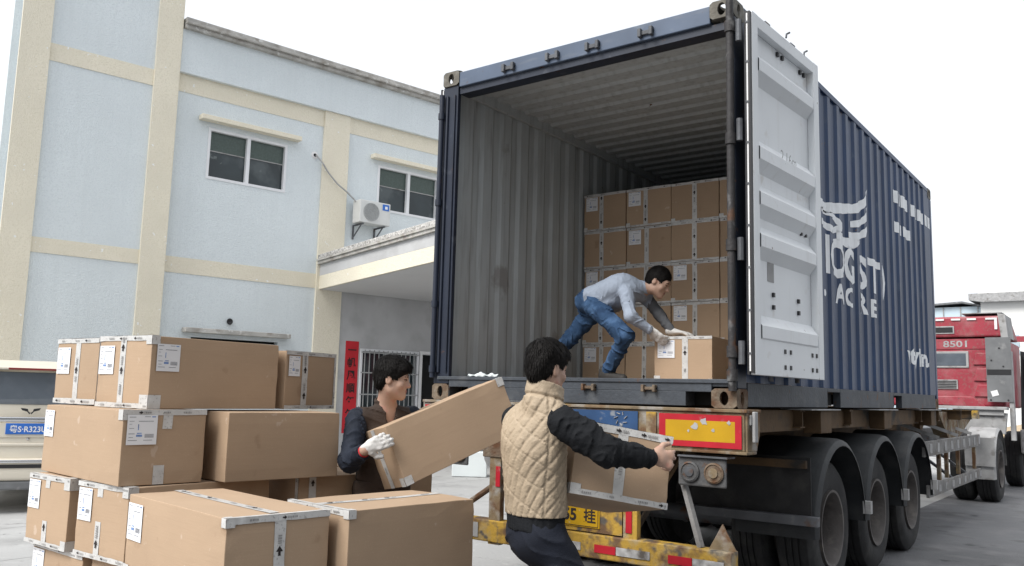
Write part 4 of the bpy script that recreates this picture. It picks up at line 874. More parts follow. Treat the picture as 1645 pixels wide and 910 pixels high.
pal = thing('wooden_pallet', 'low wooden platform of planks under the foreground carton pile', 'pallet', (.5, -2.2, 0), R(-7))
for k in range(9):
    mb = MB(); mb.box((-1.15 + k * .265, -.75, .18), (-1.15 + k * .265 + .2, 1.15, .217)); mb.build('deck_board', m_kraftd, pal, local=True)
for y in (-.7, .2, 1.0):
    mb = MB(); mb.box((-1.1, y, .006), (1.2, y + .1, .178)); mb.build('stringer', m_kraftd, pal, local=True)
# stack inside the container
ROW = ['bottom', 'second lowest', 'middle', 'second highest', 'top']; COL = ['leftmost', 'second from left', 'third from left', 'fourth from left', 'rightmost']
HB = .366; WB = .4655; has = {(0, 0): 1, (0, 2): 0, (4, 0): 1, (4, 1): 1, (3, 1): 1, (2, 0): 1, (2, 2): 1, (1, 2): 1, (3, 4): 1, (2, 4): 1, (1, 4): 1}
for r_ in range(5):
    for c in range(5):
        lab = has.get((r_, c), 0); rr = random.Random(r_ * 7 + c)
        tp = [('v', 'F', .44 + rr.uniform(-.02, .02) + (.1 if c in (3,) else 0) - (.0 if c != 2 else .0), .045, 0 if not (r_ == 1 and c == 3) else .35, 1), ('e', 'F', 'top', .024), ('e', 'F', 'bottom', .018)]
        if c == 2: tp = [('v', 'F', .5, .045, 0, 1), ('e', 'F', 'top', .024), ('e', 'F', 'bottom', .018)]
        if rr.random() < .5: tp.append(('c', 'R', 'bl', .04))
        lb = [('F', .025 if c != 4 else .02, .03, .13, .135)] if lab else []
        carton('%s carton in the %s row of the container stack%s' % (COL[c], ROW[r_], ', white label' if lab else ''), PB, (WB - .004, .80, HB - .003),
               (.058 + WB * (c + .5) + rr.uniform(-.001, .001), 2.064 + .40 + rr.uniform(0, .022), FZ + .002 + HB * r_), rr.uniform(-.008, .008), tp, lb, 'cartons stacked inside the container', seed=100 + r_ * 5 + c)
# the carton being pushed
carton('brown carton on the container floor being pushed by the stooping man', PB, (.47, .74, .36), (1.461, 1.60, FZ + .002), R(6.5), [('v', 'F', .54, .048, 0, 1), ('e', 'F', 'top', .022), ('c', 'F', 'bl', .05), ('c', 'R', 'br', .03), ('c', 'F', 'tl', .03)], [('F', .03, .03, .14, .14)], seed=60)
from mathutils import Quaternion
def rotm(cx_, cy_, cz_):
    m_ = Matrix((cx_, cy_, cz_)).transposed(); return m_.to_quaternion()
# carton of the man in the quilted vest (centre, axes from the fit); box origin is at its bottom centre
cxv = Vector((.646, .746, -.162)).normalized(); cyv = Vector((-.763, .628, -.153)); czv = cxv.cross(cyv - cxv * cyv.dot(cxv)).normalized(); cyv = czv.cross(cxv).normalized()
ctr = Vector((2.107, -1.077, 1.073)); P2B = (ctr, cxv, cyv, czv)
carton('brown carton with taped edges carried by the man in the tan quilted vest', PB, (.484, .78, .344), tuple(ctr - czv * .172), rotm(cxv, cyv, czv), [('v', 'F', .48, .05, 0, 1), ('e', 'F', 'top', .035), ('e', 'F', 'bottom', .028), ('c', 'F', 'bl', .05), ('c', 'R', 'br', .03), ('c', 'R', 'tr', .03)], [], seed=61)
cxv = Vector((.263, .899, .351)).normalized(); cyv = Vector((-.926, .337, -.168)); czv = cxv.cross(cyv - cxv * cyv.dot(cxv)).normalized(); cyv = czv.cross(cxv).normalized()
ctr = Vector((.975, -.977, 1.209))
carton('long plain brown carton held tilted by the man in the dark vest and white glove', PB, (.858, .333, .356), tuple(ctr - czv * .178), rotm(cxv, cyv, czv), [('c', 'R', 'tr', .05), ('c', 'F', 'bl', .05), ('v', 'L', .5, .045, 0, 1)], [], seed=62)
# ---------------------------------------------------------------- people: signed distance fields meshed with surface nets
def V3(*a): return np.array(a, dtype=np.float32)
def unit(a): a = np.array(a, dtype=np.float64); return a / np.linalg.norm(a)
class Field:
    def __init__(s, lo, hi, h):
        s.lo = np.array(lo, float); s.h = h; s.n = np.ceil((np.array(hi, float) - s.lo) / h).astype(int) + 1
        s.F = np.full(s.n, .25, np.float32); s.ax = [s.lo[k] + h * np.arange(s.n[k]) for k in range(3)]
    def blk(s, lo, hi, pad):
        a = np.clip(np.floor((np.array(lo) - pad - s.lo) / s.h).astype(int), 0, s.n - 1); b = np.clip(np.ceil((np.array(hi) + pad - s.lo) / s.h).astype(int) + 1, 1, s.n)
        sl_ = tuple(slice(i, j) for i, j in zip(a, b))
        X, Y, Z = np.meshgrid(s.ax[0][sl_[0]], s.ax[1][sl_[1]], s.ax[2][sl_[2]], indexing='ij', sparse=True)
        return sl_, X, Y, Z
    def add(s, prim, k=.02, op='u'):
        fn, lo, hi = prim; sl_, X, Y, Z = s.blk(lo, hi, max(.05, k * 1.5) if op != 'i' else .5)
        d = fn(X, Y, Z).astype(np.float32); f = s.F[sl_]
        if f.size == 0: return
        if op == 'u':
            if k <= 0: s.F[sl_] = np.minimum(f, d)
            else: h_ = np.clip(.5 + .5 * (f - d) / k, 0, 1); s.F[sl_] = f + (d - f) * h_ - k * h_ * (1 - h_)
        elif op == 's':
            d = -d; kk = max(k, 1e-4); h_ = np.clip(.5 - .5 * (f - d) / kk, 0, 1); s.F[sl_] = f + (d - f) * h_ + kk * h_ * (1 - h_)
    def cut(s, p, n, k=.004, inside=None):        # remove what lies on the +n side of the plane through p
        n = unit(n); lo, hi = (s.lo, s.lo + s.h * s.n) if inside is None else inside
        sl_, X, Y, Z = s.blk(lo, hi, 0); d = ((X - p[0]) * n[0] + (Y - p[1]) * n[1] + (Z - p[2]) * n[2]).astype(np.float32)
        s.F[sl_] = np.maximum(s.F[sl_], d)
    def disp(s, fn):
        X, Y, Z = np.meshgrid(*s.ax, indexing='ij', sparse=True); m = s.F < .04
        D = fn(X, Y, Z); s.F = np.where(m, s.F + D, s.F).astype(np.float32)
    def mesh(s, name, mt, parent):
        F = s.F; F[0] = F[-1] = .2; F[:, 0] = F[:, -1] = .2; F[:, :, 0] = F[:, :, -1] = .2
        ins = F < 0; n = np.array(F.shape)
        cnt = np.zeros(n - 1, np.int8)
        for i in (0, 1):
            for j in (0, 1):
                for k in (0, 1): cnt += ins[i:n[0] - 1 + i, j:n[1] - 1 + j, k:n[2] - 1 + k]
        act = np.argwhere((cnt > 0) & (cnt < 8)); idx = np.full(n - 1, -1, np.int64); idx[tuple(act.T)] = np.arange(len(act))
        P = np.zeros((len(act), 3)); Wt = np.zeros(len(act))
        cor = [(i, j, k) for i in (0, 1) for j in (0, 1) for k in (0, 1)]
        for a in cor:
            for ax in range(3):
                if a[ax]: continue
                b = list(a); b[ax] = 1
                fa = F[tuple((act + a).T)]; fb = F[tuple((act + b).T)]; m = (fa < 0) != (fb < 0)
                t = np.where(m, fa / np.where(m, fa - fb, 1), 0); q = np.array(a, float)[None] + np.zeros((len(act), 3)); q[:, ax] = t
                P[m] += q[m]; Wt[m] += 1
        P = s.lo + (act + P / Wt[:, None]) * s.h
        faces = []
        for ax in range(3):
            sl0 = [slice(1, n[k] - 1) for k in range(3)]; sl0[ax] = slice(0, n[ax] - 1); sl1 = list(sl0); sl1[ax] = slice(1, n[ax])
            A = ins[tuple(sl0)]; B = ins[tuple(sl1)]; e = np.argwhere(A != B); base = e + [0 if k == ax else 1 for k in range(3)]
            u, v = (ax + 1) % 3, (ax + 2) % 3; eu = np.eye(3, dtype=int)[u]; ev = np.eye(3, dtype=int)[v]
            q = np.stack([idx[tuple((base - d).T)] for d in (eu * 0, eu, eu + ev, ev)], 1)
            fl = A[tuple(e.T)]; q[~fl] = q[~fl][:, ::-1]; faces.append(q)
        Q = np.concatenate(faces); Q = Q[(Q >= 0).all(1)]
        me = bpy.data.meshes.new(name); off = np.array(parent['_o']) if parent is not None else np.zeros(3)
        me.vertices.add(len(P)); me.vertices.foreach_set('co', (P - off).astype(np.float32).ravel())
        me.loops.add(len(Q) * 4); me.loops.foreach_set('vertex_index', Q.astype(np.int32).ravel())
        me.polygons.add(len(Q)); me.polygons.foreach_set('loop_start', np.arange(0, len(Q) * 4, 4, dtype=np.int32)); me.polygons.foreach_set('loop_total', np.full(len(Q), 4, np.int32))
        me.polygons.foreach_set('use_smooth', np.ones(len(Q), bool)); me.update(); me.validate(); me.materials.append(mt)
        o = bpy.data.objects.new(name, me); C.objects.link(o); o['_o'] = tuple(off)
        if parent is not None: o.parent = parent
        return o
def rc(a, b, ra, rb, fw=None, flat=1.0, warp=None):
    a = np.array(a, float); b = np.array(b, float); ba = b - a; L2 = float(ba @ ba) + 1e-9; r = max(ra, rb) + .01
    fwv = None if fw is None else unit(fw)
    def fn(X, Y, Z):
        x, y, z = X - a[0], Y - a[1], Z - a[2]; t = np.clip((x * ba[0] + y * ba[1] + z * ba[2]) / L2, 0, 1)
        dx, dy, dz = x - ba[0] * t, y - ba[1] * t, z - ba[2] * t; rad = ra + (rb - ra) * t
        if fwv is not None:
            c = dx * fwv[0] + dy * fwv[1] + dz * fwv[2]; s_ = (1 / flat - 1); dx, dy, dz = dx + fwv[0] * c * s_, dy + fwv[1] * c * s_, dz + fwv[2] * c * s_
            q = np.sqrt(dx * dx + dy * dy + dz * dz); d = (q - rad) * (flat * .5 + .5)
        else: d = np.sqrt(dx * dx + dy * dy + dz * dz) - rad
        if warp: d = d + warp(X, Y, Z, t)
        return d
    return fn, np.minimum(a, b) - r, np.maximum(a, b) + r
def el(c, rad, M=None):
    c = np.array(c, float); rad = np.array(rad, float); M = np.eye(3) if M is None else np.array(M, float); r = rad.max() + .01
    def fn(X, Y, Z):
        x, y, z = X - c[0], Y - c[1], Z - c[2]
        p = [M[k][0] * x + M[k][1] * y + M[k][2] * z for k in range(3)]
        k0 = np.sqrt(sum((p[k] / rad[k]) ** 2 for k in range(3))); k1 = np.sqrt(sum((p[k] / rad[k] ** 2) ** 2 for k in range(3))) + 1e-6
        return k0 * (k0 - 1) / k1
    return fn, c - r, c + r
def frame(fwd, up=(0, 0, 1)):
    f = unit(fwd); r_ = unit(np.cross(f, up)); u = np.cross(r_, f); return np.array([r_, f, u])     # rows right, forward, up
def head(F, c, fwd, up=(0, 0, 1), s=1.0):
    M = frame(fwd, up); T = lambda x, y, z: np.array(c) + (M[0] * x + M[1] * y + M[2] * z) * s
    F.add(el(T(0, -.012, .028), np.array((.074, .094, .088)) * s, M), .02)
    F.add(el(T(0, .030, -.035), np.array((.058, .064, .080)) * s, M), .03)
    F.add(rc(T(-.040, .012, -.068), T(0, .072, -.098), .020 * s, .017 * s), .03); F.add(rc(T(.040, .012, -.068), T(0, .072, -.098), .020 * s, .017 * s), .03)
    F.add(rc(T(-.034, .076, .020), T(.034, .076, .020), .013 * s, .013 * s), .02)
    for q in (-1, 1):
        F.add(el(T(q * .031, .094, -.002), np.array((.015, .012, .010)) * s, M), .012, 's')
        F.add(el(T(q * .031, .077, -.003), np.array((.013, .011, .010)) * s, M), .003)
        F.add(el(T(q * .042, .060, -.035), np.array((.022, .020, .020)) * s, M), .02)
        F.add(el(T(q * .074, -.010, -.012), np.array((.009, .019, .031)) * s, M), .006)
        F.add(el(T(q * .084, -.006, -.010), np.array((.006, .010, .018)) * s, M), .004, 's')
    F.add(rc(T(0, .084, .008), T(0, .106, -.032), .008 * s, .013 * s), .012)
    for q in (-1, 1): F.add(el(T(q * .012, .096, -.036), np.array((.009, .010, .008)) * s, M), .008)
    F.add(rc(T(-.018, .087, -.060), T(.018, .087, -.060), .0065 * s, .0065 * s), .007); F.add(rc(T(-.015, .085, -.073), T(.015, .085, -.073), .0075 * s, .0075 * s), .007)
    F.add(rc(T(-.022, .094, -.0665), T(.022, .094, -.0665), .0025 * s, .0025 * s), .004, 's')
    return T, M
def hair(par, c, fwd, up=(0, 0, 1), s=1.0, h=.0045, style='short', mt=None):
    M = frame(fwd, up); T = lambda x, y, z: np.array(c) + (M[0] * x + M[1] * y + M[2] * z) * s; c = np.array(c)
    F = Field(c - .16, c + .17, h); big = .985 if style == 'short' else 1.0
    F.add(el(T(0, -.014, .036), np.array((.081 * big, .101 * big, .094 * big)) * s, M), .0)
    F.add(el(T(0, -.055, -.01), np.array((.064, .055, .075)) * s, M), .03)
    if style == 'full': F.add(el(T(0, .045, .070), np.array((.070, .058, .045)) * s, M), .03); F.add(el(T(0, -.01, .065), np.array((.082, .095, .07)) * s, M), .03)
    F.disp(lambda X, Y, Z: .002 * np.sin(55 * X + 40 * Y) * np.sin(60 * Z - 35 * Y))
    # face opening, ears, nape
    F.add(el(T(0, .118, -.028), np.array((.078, .085, .078 if style == 'short' else .072)) * s, M), .012, 's')
    for q in (-1, 1): F.add(el(T(q * .082, .012, -.028), np.array((.022, .034, .036)) * s, M), .008, 's')
    F.add(el(T(0, .06, -.10), np.array((.10, .10, .075)) * s, M), .012, 's')
    F.cut(T(0, -.05, -.078), -M[2] - M[1] * .12)
    o = F.mesh('hair', mt or m_hair, par)
    rg = random.Random(17); me = o.data; vv = me.vertices; off = Vector(o['_o']); crown = Vector(T(0, -.06, .13)); fwdv = Vector(M[1]); upv = Vector(M[2])
    vs_ = [tuple(v.co) for v in vv]; fs = [tuple(p_.vertices) for p_ in me.polygons]
    for i in range(2600):
        v = vv[rg.randrange(len(vv))]; n_ = v.normal; q0 = v.co + off - Vector(c)
        if q0.dot(fwdv) > .045 and q0.dot(upv) < .055: continue
        if abs(q0.dot(Vector(M[0]))) > .055 and q0.dot(upv) < .0 and q0.dot(fwdv) > -.02: continue
        p0 = v.co - n_ * .004; d = (v.co + off - crown); d -= n_ * d.dot(n_)
        if d.length < .008: d = Vector((rg.random(), rg.random(), 0))
        d.normalize(); d = (d + Vector((rg.uniform(-.14, .14), rg.uniform(-.14, .14), rg.uniform(-.14, .14)))); d -= n_ * d.dot(n_) * .9; d.normalize()
        L = rg.uniform(.018, .036) * (1.15 if style == 'full' else .7); w3 = rg.uniform(.0015, .0035); sd_ = d.cross(n_).normalized(); k0 = len(vs_)
        lift = rg.uniform(-.001, .003)
        P0, P1, P2_ = p0, p0 + d * L * .5 + n_ * (.005 + lift), p0 + d * L + n_ * (.0045 + lift * .8)
        vs_ += [tuple(P0 - sd_ * w3), tuple(P0 + sd_ * w3), tuple(P1 - sd_ * w3 * .9), tuple(P1 + sd_ * w3 * .9), tuple(P2_)]; fs += [(k0, k0 + 1, k0 + 3, k0 + 2), (k0 + 2, k0 + 3, k0 + 4)]
    m2 = bpy.data.meshes.new('hair'); m2.from_pydata(vs_, [], fs); m2.polygons.foreach_set('use_smooth', [True] * len(fs)); m2.materials.append(mt or m_hair); o.data = m2
    mb = MB()
    for q in (-1, 1): mb.tube([T(q * .046, .078, .018), T(q * .032, .0885, .022), T(q * .016, .089, .018)], .0042 * s, 6)
    mb.build('eyebrows', m_hair, par, smooth=True)
    mb = MB()
    for q in (-1, 1): mb.lathe(T(q * .031, .0865, -.003), tuple(M[1]), [(.0008, .0015), (.0035, .0008), (.0055, -.001), (.0008, -.002)], 12)
    for q in (-1, 1): mb.tube([T(q * .018, .088, .001), T(q * .031, .0905, .0045), T(q * .045, .077, .001)], .0022 * s, 6)
    mb.build('eyes', m_hair, par, smooth=True)
    mb = MB(); mb.tube([T(-.022, .087, -.066), T(0, .0955, -.062), T(.022, .087, -.066)], [.002, .0048, .002], 8); mb.tube([T(-.020, .086, -.068), T(0, .0935, -.072), T(.020, .086, -.068)], [.002, .0052, .002], 8)
    mb.build('lips', m_lips, par, smooth=True)
def hand(F, wrist, d, pn, side=1, curl=(.35, .6, .5), s=1.0, g=0., thumb=(.55, .5), spread=.05, ktb=.006):
    """d finger direction, pn palm normal (the way the palm looks), side=+1: thumb on the d x pn side"""
    d = unit(d); pn = np.array(pn, float); pn = unit(pn - d * (pn @ d)); lat = np.cross(d, pn) * side; w = np.array(wrist, float)
    T = lambda a, b, c: w + (d * a + lat * b + pn * c) * s
    F.add(rc(T(-.01, 0, 0), T(.03, 0, 0), .024 * s + g, .030 * s + g, pn, .7), .02)
    F.add(rc(T(.035, .012, .002), T(.082, .020, .0), .026 * s + g, .021 * s + g, pn, .58), .015); F.add(rc(T(.035, -.010, .002), T(.078, -.022, .0), .026 * s + g, .020 * s + g, pn, .58), .015)
    kn = []
    for i, (ln, b) in enumerate(((.92, .033), (1.0, .011), (.95, -.011), (.78, -.031))):
        p0 = T(.084 - (.004 if i in (0, 2) else .012 if i == 3 else 0), b, 0); dd = unit(d + lat * (1.5 - i) * spread); a = 0; r0 = (.0086, .0088, .0084, .0076)[i] * s + g; P = p0
        for j, L in enumerate((.046, .028, .021)):
            a += curl[j] * (1 + .08 * (i - 1.5)); dr = dd * math.cos(a) + pn * math.sin(a); Q = P + dr * L * ln * s; F.add(rc(P, Q, r0, r0 * .92), ktb if j else .010); P = Q; r0 *= .92
    P = T(.022, .030, .008); dt = unit(d * thumb[0] + lat * 1.0 + pn * thumb[1]); Q = P + dt * .042 * s; F.add(rc(T(.015, .015, .006), P, .020 * s + g, .017 * s + g), .015); F.add(rc(P, Q, .0155 * s + g, .012 * s + g), .012)
    dt2 = unit(d * 1.0 + lat * .35 + pn * thumb[1]); F.add(rc(Q, Q + dt2 * .030 * s, .012 * s + g, .0105 * s + g), .006)
def wob(amp, f, seed=0):
    q = np.random.RandomState(seed); D = q.normal(size=(5, 3)); D /= np.linalg.norm(D, axis=1)[:, None]; ph = q.uniform(0, 6, 5)
    def fn(X, Y, Z):
        s_ = 0
        for i in range(5): s_ = s_ + np.sin(f * (1 + .35 * i) * (D[i][0] * X + D[i][1] * Y + D[i][2] * Z) + ph[i] + 1.5 * np.sin(f * .4 * (D[i][1] * X - D[i][0] * Z)))
        return amp * s_ / 2.5
    return fn
def rings(a, b, amp, k, ph=0):      # sleeve wrinkles across a limb
    def wp(X, Y, Z, t): return amp * np.sin(k * t + ph + 2.2 * np.sin(9 * X + 7 * Z) + 1.3 * np.sin(14 * Y))
    return wp
def crease(amp, f, seed, D=None, p_=3.0, mask=None):
    q = np.random.RandomState(seed); A = [unit(q.normal(size=3)) for _ in range(4)]; D0 = unit(D) if D is not None else A[0]
    def fn(X, Y, Z):
        w1 = np.sin(f * .33 * (A[1][0] * X + A[1][1] * Y + A[1][2] * Z) + seed); w2 = np.sin(f * .45 * (A[2][0] * X + A[2][1] * Y + A[2][2] * Z) + 2 * w1)
        ph = f * .5 * (D0[0] * X + D0[1] * Y + D0[2] * Z) + 1.9 * w1 + 1.3 * w2
        am = .35 + .65 * (.5 + .5 * np.sin(f * .27 * (A[3][0] * X + A[3][1] * Y + A[3][2] * Z) + 1.7 * w2))
        r = -amp * am * ((1 - np.abs(np.sin(ph))) ** p_ - .25)
        return r if mask is None else r * mask(X, Y, Z)
    return fn
def both(*fs):
    return lambda X, Y, Z: sum(f(X, Y, Z) for f in fs)
m_skin = mat('skin', (.43, .275, .205), .5, 0, .07, 20, .1, 200, spots=[((.46, .23, .18), 25, .56, .75)])
m_lips = mat('lips', (.30, .12, .10), .45)
m_hair = mat('black_hair', (.008, .007, .0065), .55, 0, .4, 90, .3, 260, spec=.1)
m_glove = mat('white_cotton_glove', (.66, .65, .63), .95, 0, .05, 40, .5, 400, spots=[((.45, .42, .38), 22, .62, .75)])
m_vest = mat('tan_quilted_nylon', (.385, .305, .215), .6, 0, .06, 8, .35, 90, spec=.35)
m_blk = mat('black_jacket', (.011, .012, .014), .85, 0, .2, 6, .3, 90, spec=.18)
m_navy = mat('navy_trousers', (.009, .012, .022), .85, 0, .2, 7, .3, 200)
m_dbrown = mat('dark_brown_corduroy', (.038, .024, .017), .8, 0, .25, 9, .4, 160)
m_navys = mat('navy_sleeve', (.008, .013, .025), .8, 0, .2, 8, .4, 150)
m_shirt = mat('grey_blue_sweater', (.29, .335, .41), .9, 0, .06, 9, .4, 250)
m_shirtd = mat('sweater_sleeve_shade', (.105, .11, .12), .9, 0, .1, 9, .4, 250)  # darker copy of the sweater, shade on the far arm put into colour
m_jean = mat('blue_denim', (.038, .078, .155), .95, 0, .2, 7, .5, 350, spots=[((.10, .18, .32), 7, .50, .72), ((.02, .04, .085), 9, .55, .72)], spec=.15)
m_shoe = mat('dark_shoe', (.03, .028, .026), .7, 0, .3, 20, .2, 100)
def shoe(par, heel, toe, up=(0, 0, 1), s=1.0, h=.006):
    a, b = np.array(heel, float), np.array(toe, float); lo = np.minimum(a, b) - .09; hi = np.maximum(a, b) + .13; F = Field(lo, hi, h); u = unit(up); d = unit(b - a)
    F.add(rc(a + u * .035, b + u * .022, .038 * s, .036 * s), 0); F.add(rc(a + u * .05, a + u * .085, .040 * s, .036 * s), .02); F.add(rc(a + u * .06 + d * .03, b * .5 + a * .5 + u * .04, .036 * s, .03 * s), .02)
    F.cut(a - u * .0, -u); return F.mesh('shoe', m_shoe, par)

# ---- man in the quilted vest
p2 = thing('person', 'man seen from behind in a tan quilted vest with black sleeves, carrying a carton', 'person', (2.12, -1.42, 0))
hd2, fc2 = (2.166, -1.62, 1.575), (.22, .97, -.14); tf = unit((.30, .95, 0)); tr_ = np.array([tf[1], -tf[0], 0])
nk, ch, pv = np.array((2.150, -1.625, 1.43)), np.array((2.085, -1.60, 1.22)), np.array((2.07, -1.55, .87))
Rs, Re, Rw, Rh = np.array((2.268, -1.635, 1.335)), np.array((2.455, -1.556, 1.205)), np.array((2.555, -1.335, 1.172)), np.array((2.577, -1.211, 1.169))
Ls, Le, Lw = np.array((1.945, -1.545, 1.33)), np.array((1.945, -1.34, 1.11)), np.array((1.86, -1.20, 1.05))
hipR, hipL = pv + tr_ * .078 + (.0, .0, -.05), pv - tr_ * .078 + (0, 0, -.05); kR, kL = np.array((2.29, -1.42, .48)), np.array((2.15, -1.34, .47)); aR, aL = np.array((2.31, -1.48, .09)), np.array((2.15, -1.28, .09))
F = Field((1.75, -1.85, 0), (2.75, -1.0, 1.75), .005)
head(F, hd2, fc2); F.add(rc(np.array(hd2) - (0, .01, .05), nk, .052, .060), .03)
F.add(rc(nk - (0, 0, .05), ch, .07, .14, tf, .6), .05); F.add(rc(ch, pv, .14, .14, tf, .62), .05); F.add(rc(Rs, Ls, .055, .055), .05)
for a, b, c, r1, r2, r3_ in ((Rs, Re, Rw, .052, .042, .026), (Ls, Le, Lw, .052, .042, .026)): F.add(rc(a, b, r1, r2), .02); F.add(rc(b, c, r2, r3_), .02)
for a, b, c in ((hipR, kR, aR), (hipL, kL, aL)): F.add(rc(a, b, .085, .055), .03); F.add(rc(b, c, .055, .038), .02); F.add(rc(c, c + tf * .15 - (0, 0, .05), .035, .03), .02)
bxc, bx_, by_, bz_ = P2B
hand(F, Rw + (Rh - Rw) * .25 + np.array((0, 0, .004)), np.array(bx_) * .8 + np.array((.02, .25, -.03)), np.array(by_), 1, (.70, 1.0, .5), 1.08, thumb=(.9, .15), spread=.22, ktb=.001)
hand(F, Lw, (-.2, .6, .1), (.6, .5, .1), -1, (.3, .4, .3))
F.mesh('body', m_skin, p2)
hair(p2, hd2, fc2, style='full')
# quilted vest
F = Field((1.72, -1.95, .80), (2.5, -1.3, 1.60), .0055)
F.add(rc(nk + (0, 0, -.055), ch + (0, 0, .02), .118, .170, tf, .66), .03); F.add(rc(ch, pv + (0, 0, .06), .176, .176, tf, .74), .06); F.add(rc(Rs - tr_ * .055 + (0, 0, -.012), Ls + tr_ * .045 + (0, 0, -.012), .070, .068), .07)
F.add(rc(nk + (0, 0, -.02), nk + (.010, 0.005, .07), .096, .088), .02)
sR = np.array((-.24, -.04, 0)); axr = unit(Re - Rs)
def quilt(X, Y, Z):
    u = np.arctan2((X - ch[0]) * tr_[0] + (Y - ch[1]) * tr_[1], -((X - ch[0]) * tf[0] + (Y - ch[1]) * tf[1]) + .02) * .17
    z = Z - 1.1 + .009 * np.sin(13 * u + 9 * Z) + .002 * np.sin(47 * u + 20 * Z); a = (z * .70 - u * .95) / .058; b_ = (z * .98 + u * .45) / .115
    ga = np.abs(a - np.round(a)) * .058; gb = np.abs(b_ - np.round(b_)) * .115; g_ = np.minimum(ga, gb * 1.3 + .002)
    side_ = np.abs(u - .205); g_ = np.minimum(g_, side_); ck = np.abs(Z - (nk[2] + .004 - .25 * ((X - nk[0]) * tf[0] + (Y - nk[1]) * tf[1])))
    puff = .0062 * np.exp(-(g_ / .0065) ** 2) - .0015
    fade = np.clip((1.45 - Z) / .03, 0, 1)
    return puff * fade + .010 * np.exp(-(ck / .007) ** 2) + wob(.0015, 60, 3)(X, Y, Z) + crease(.0045, 150, 33)(X, Y, Z)
F.disp(quilt)
F.cut(pv + (0, 0, .022), (0, 0, -1)); F.cut(nk + (0, 0, .072), (tf[0] * .3, tf[1] * .3, 1))
# arm holes
for S_, sg in ((Rs, 1), (Ls, -1)):
    F.add(el(S_ + tr_ * sg * .072 + (0, 0, -.03), (.055, .105, .125), np.array([tr_, tf, (0, 0, 1)])), .01, 's')
F.add(rc(nk + (.006, 0, 0), nk + (.012, 0, .12), .070, .078), .004, 's')
F.mesh('quilted_vest', m_vest, p2)
F = Field((2.1, -1.85, .95), (2.72, -1.15, 1.5), .006)
F.add(rc(Rs + (0, 0, -.01), Rs * .45 + Re * .55, .080, .072, warp=rings(0, 0, .0012, 24)), .0); F.add(rc(Rs * .45 + Re * .55, Re, .071, .066, warp=rings(0, 0, .0012, 14)), .03)
F.add(rc(Re, Re * .35 + Rw * .65, .066, .056, warp=rings(0, 0, .0015, 20)), .03); F.add(rc(Re * .35 + Rw * .65, Rw - (Rw - Re) * .05, .056, .046, warp=rings(0, 0, .002, 12)), .02)
F.add(rc(Rw - (Rw - Re) * .05, Rw + (Rw - Re) * .04, .037, .035), .012)
F.disp(both(crease(.011, 85, 5, Rw - Rs), crease(.004, 170, 6), wob(.002, 40, 5))); F.cut(Rw + (Rw - Re) * .10, Rw - Re, inside=(Rw - .08, Rw + .08)); F.mesh('sleeve', m_blk, p2)
F = Field((1.6, -1.75, .90), (2.05, -1.05, 1.5), .007)
F.add(rc(Ls + (0, 0, -.01), Le, .080, .064, warp=rings(0, 0, .003, 28)), 0); F.add(rc(Le, Lw, .064, .042, warp=rings(0, 0, .003, 24)), .03); F.disp(wob(.002, 60, 6)); F.mesh('sleeve', m_blk, p2)
F = Field((1.8, -1.85, .78), (2.35, -1.25, 1.0), .006); F.add(rc(pv + (0, 0, .05), pv + (0, 0, -.02), .160, .160, tf, .76), 0); F.cut(pv + (0, 0, .05), (0, 0, 1)); F.cut(pv + (0, 0, -.048), (0, 0, -1)); F.disp(lambda X, Y, Z: .0015 * np.sin(320 * ((X - pv[0]) * tr_[0] + (Y - pv[1]) * tr_[1])) + wob(.002, 40, 8)(X, Y, Z)); F.mesh('ribbed_hem', m_blk, p2)
F = Field((1.8, -1.85, .02), (2.48, -1.1, .92), .008)
F.add(rc(pv + (0, 0, -.02), pv + (0, 0, -.07), .140, .145, tf, .78), 0)
for a, b, c in ((hipR, kR, aR), (hipL, kL, aL)): F.add(rc(a, b, .090, .076, warp=rings(0, 0, .002, 16)), .05); F.add(rc(b, c + (0, 0, .0), .078, .064, warp=rings(0, 0, .004, 22)), .02)
F.disp(both(crease(.013, 50, 9, (.3, .3, .8)), wob(.002, 30, 9))); F.cut(pv + (0, 0, .0), (0, 0, 1)); F.cut((0, 0, .05), (0, 0, -1)); F.mesh('trousers', m_navy, p2)
for a in (aR, aL): shoe(p2, (a[0] - tf[0] * .05, a[1] - tf[1] * .05, .006), (a[0] + tf[0] * .17, a[1] + tf[1] * .17, .006))

# ---- man in the dark vest with the tilted carton
p1 = thing('person', 'man in a dark brown vest with navy sleeves and a white glove, face turned right', 'person', (.72, -1.2, 0))
hd1, fc1 = (.800, -1.25, 1.525), (.80, .60, -.14); tf = unit((.94, -.34, 0)); tr_ = np.array([tf[1], -tf[0], 0])
nk, ch, pv = np.array((.735, -1.225, 1.355)), np.array((.70, -1.215, 1.17)), np.array((.70, -1.20, .87))
Rs, Re, Rw = np.array((.660, -1.385, 1.285)), np.array((.735, -1.500, 1.045)), np.array((.915, -1.560, 1.115))
Ls, Le, Lw = np.array((.79, -1.055, 1.29)), np.array((.70, -.88, 1.10)), np.array((.80, -.74, 1.16))
hipR, hipL = pv + tr_ * .085, pv - tr_ * .085; kR, kL = np.array((.78, -1.30, .47)), np.array((.80, -1.12, .47)); aR, aL = np.array((.74, -1.31, .09)), np.array((.76, -1.08, .09))
F = Field((.5, -1.75, 0), (1.2, -.50, 1.68), .0065)
T1, M1 = head(F, hd1, fc1); F.add(rc(np.array(hd1) + (-.02, -.01, -.05), nk, .052, .058), .03)
F.add(rc(nk - (0, 0, .05), ch, .07, .13, tf, .62), .05); F.add(rc(ch, pv, .13, .13, tf, .65), .05); F.add(rc(Rs, Ls, .05, .05), .05)
for a, b, c in ((Rs, Re, Rw), (Ls, Le, Lw)): F.add(rc(a, b, .05, .04), .02); F.add(rc(b, c, .04, .027), .02)
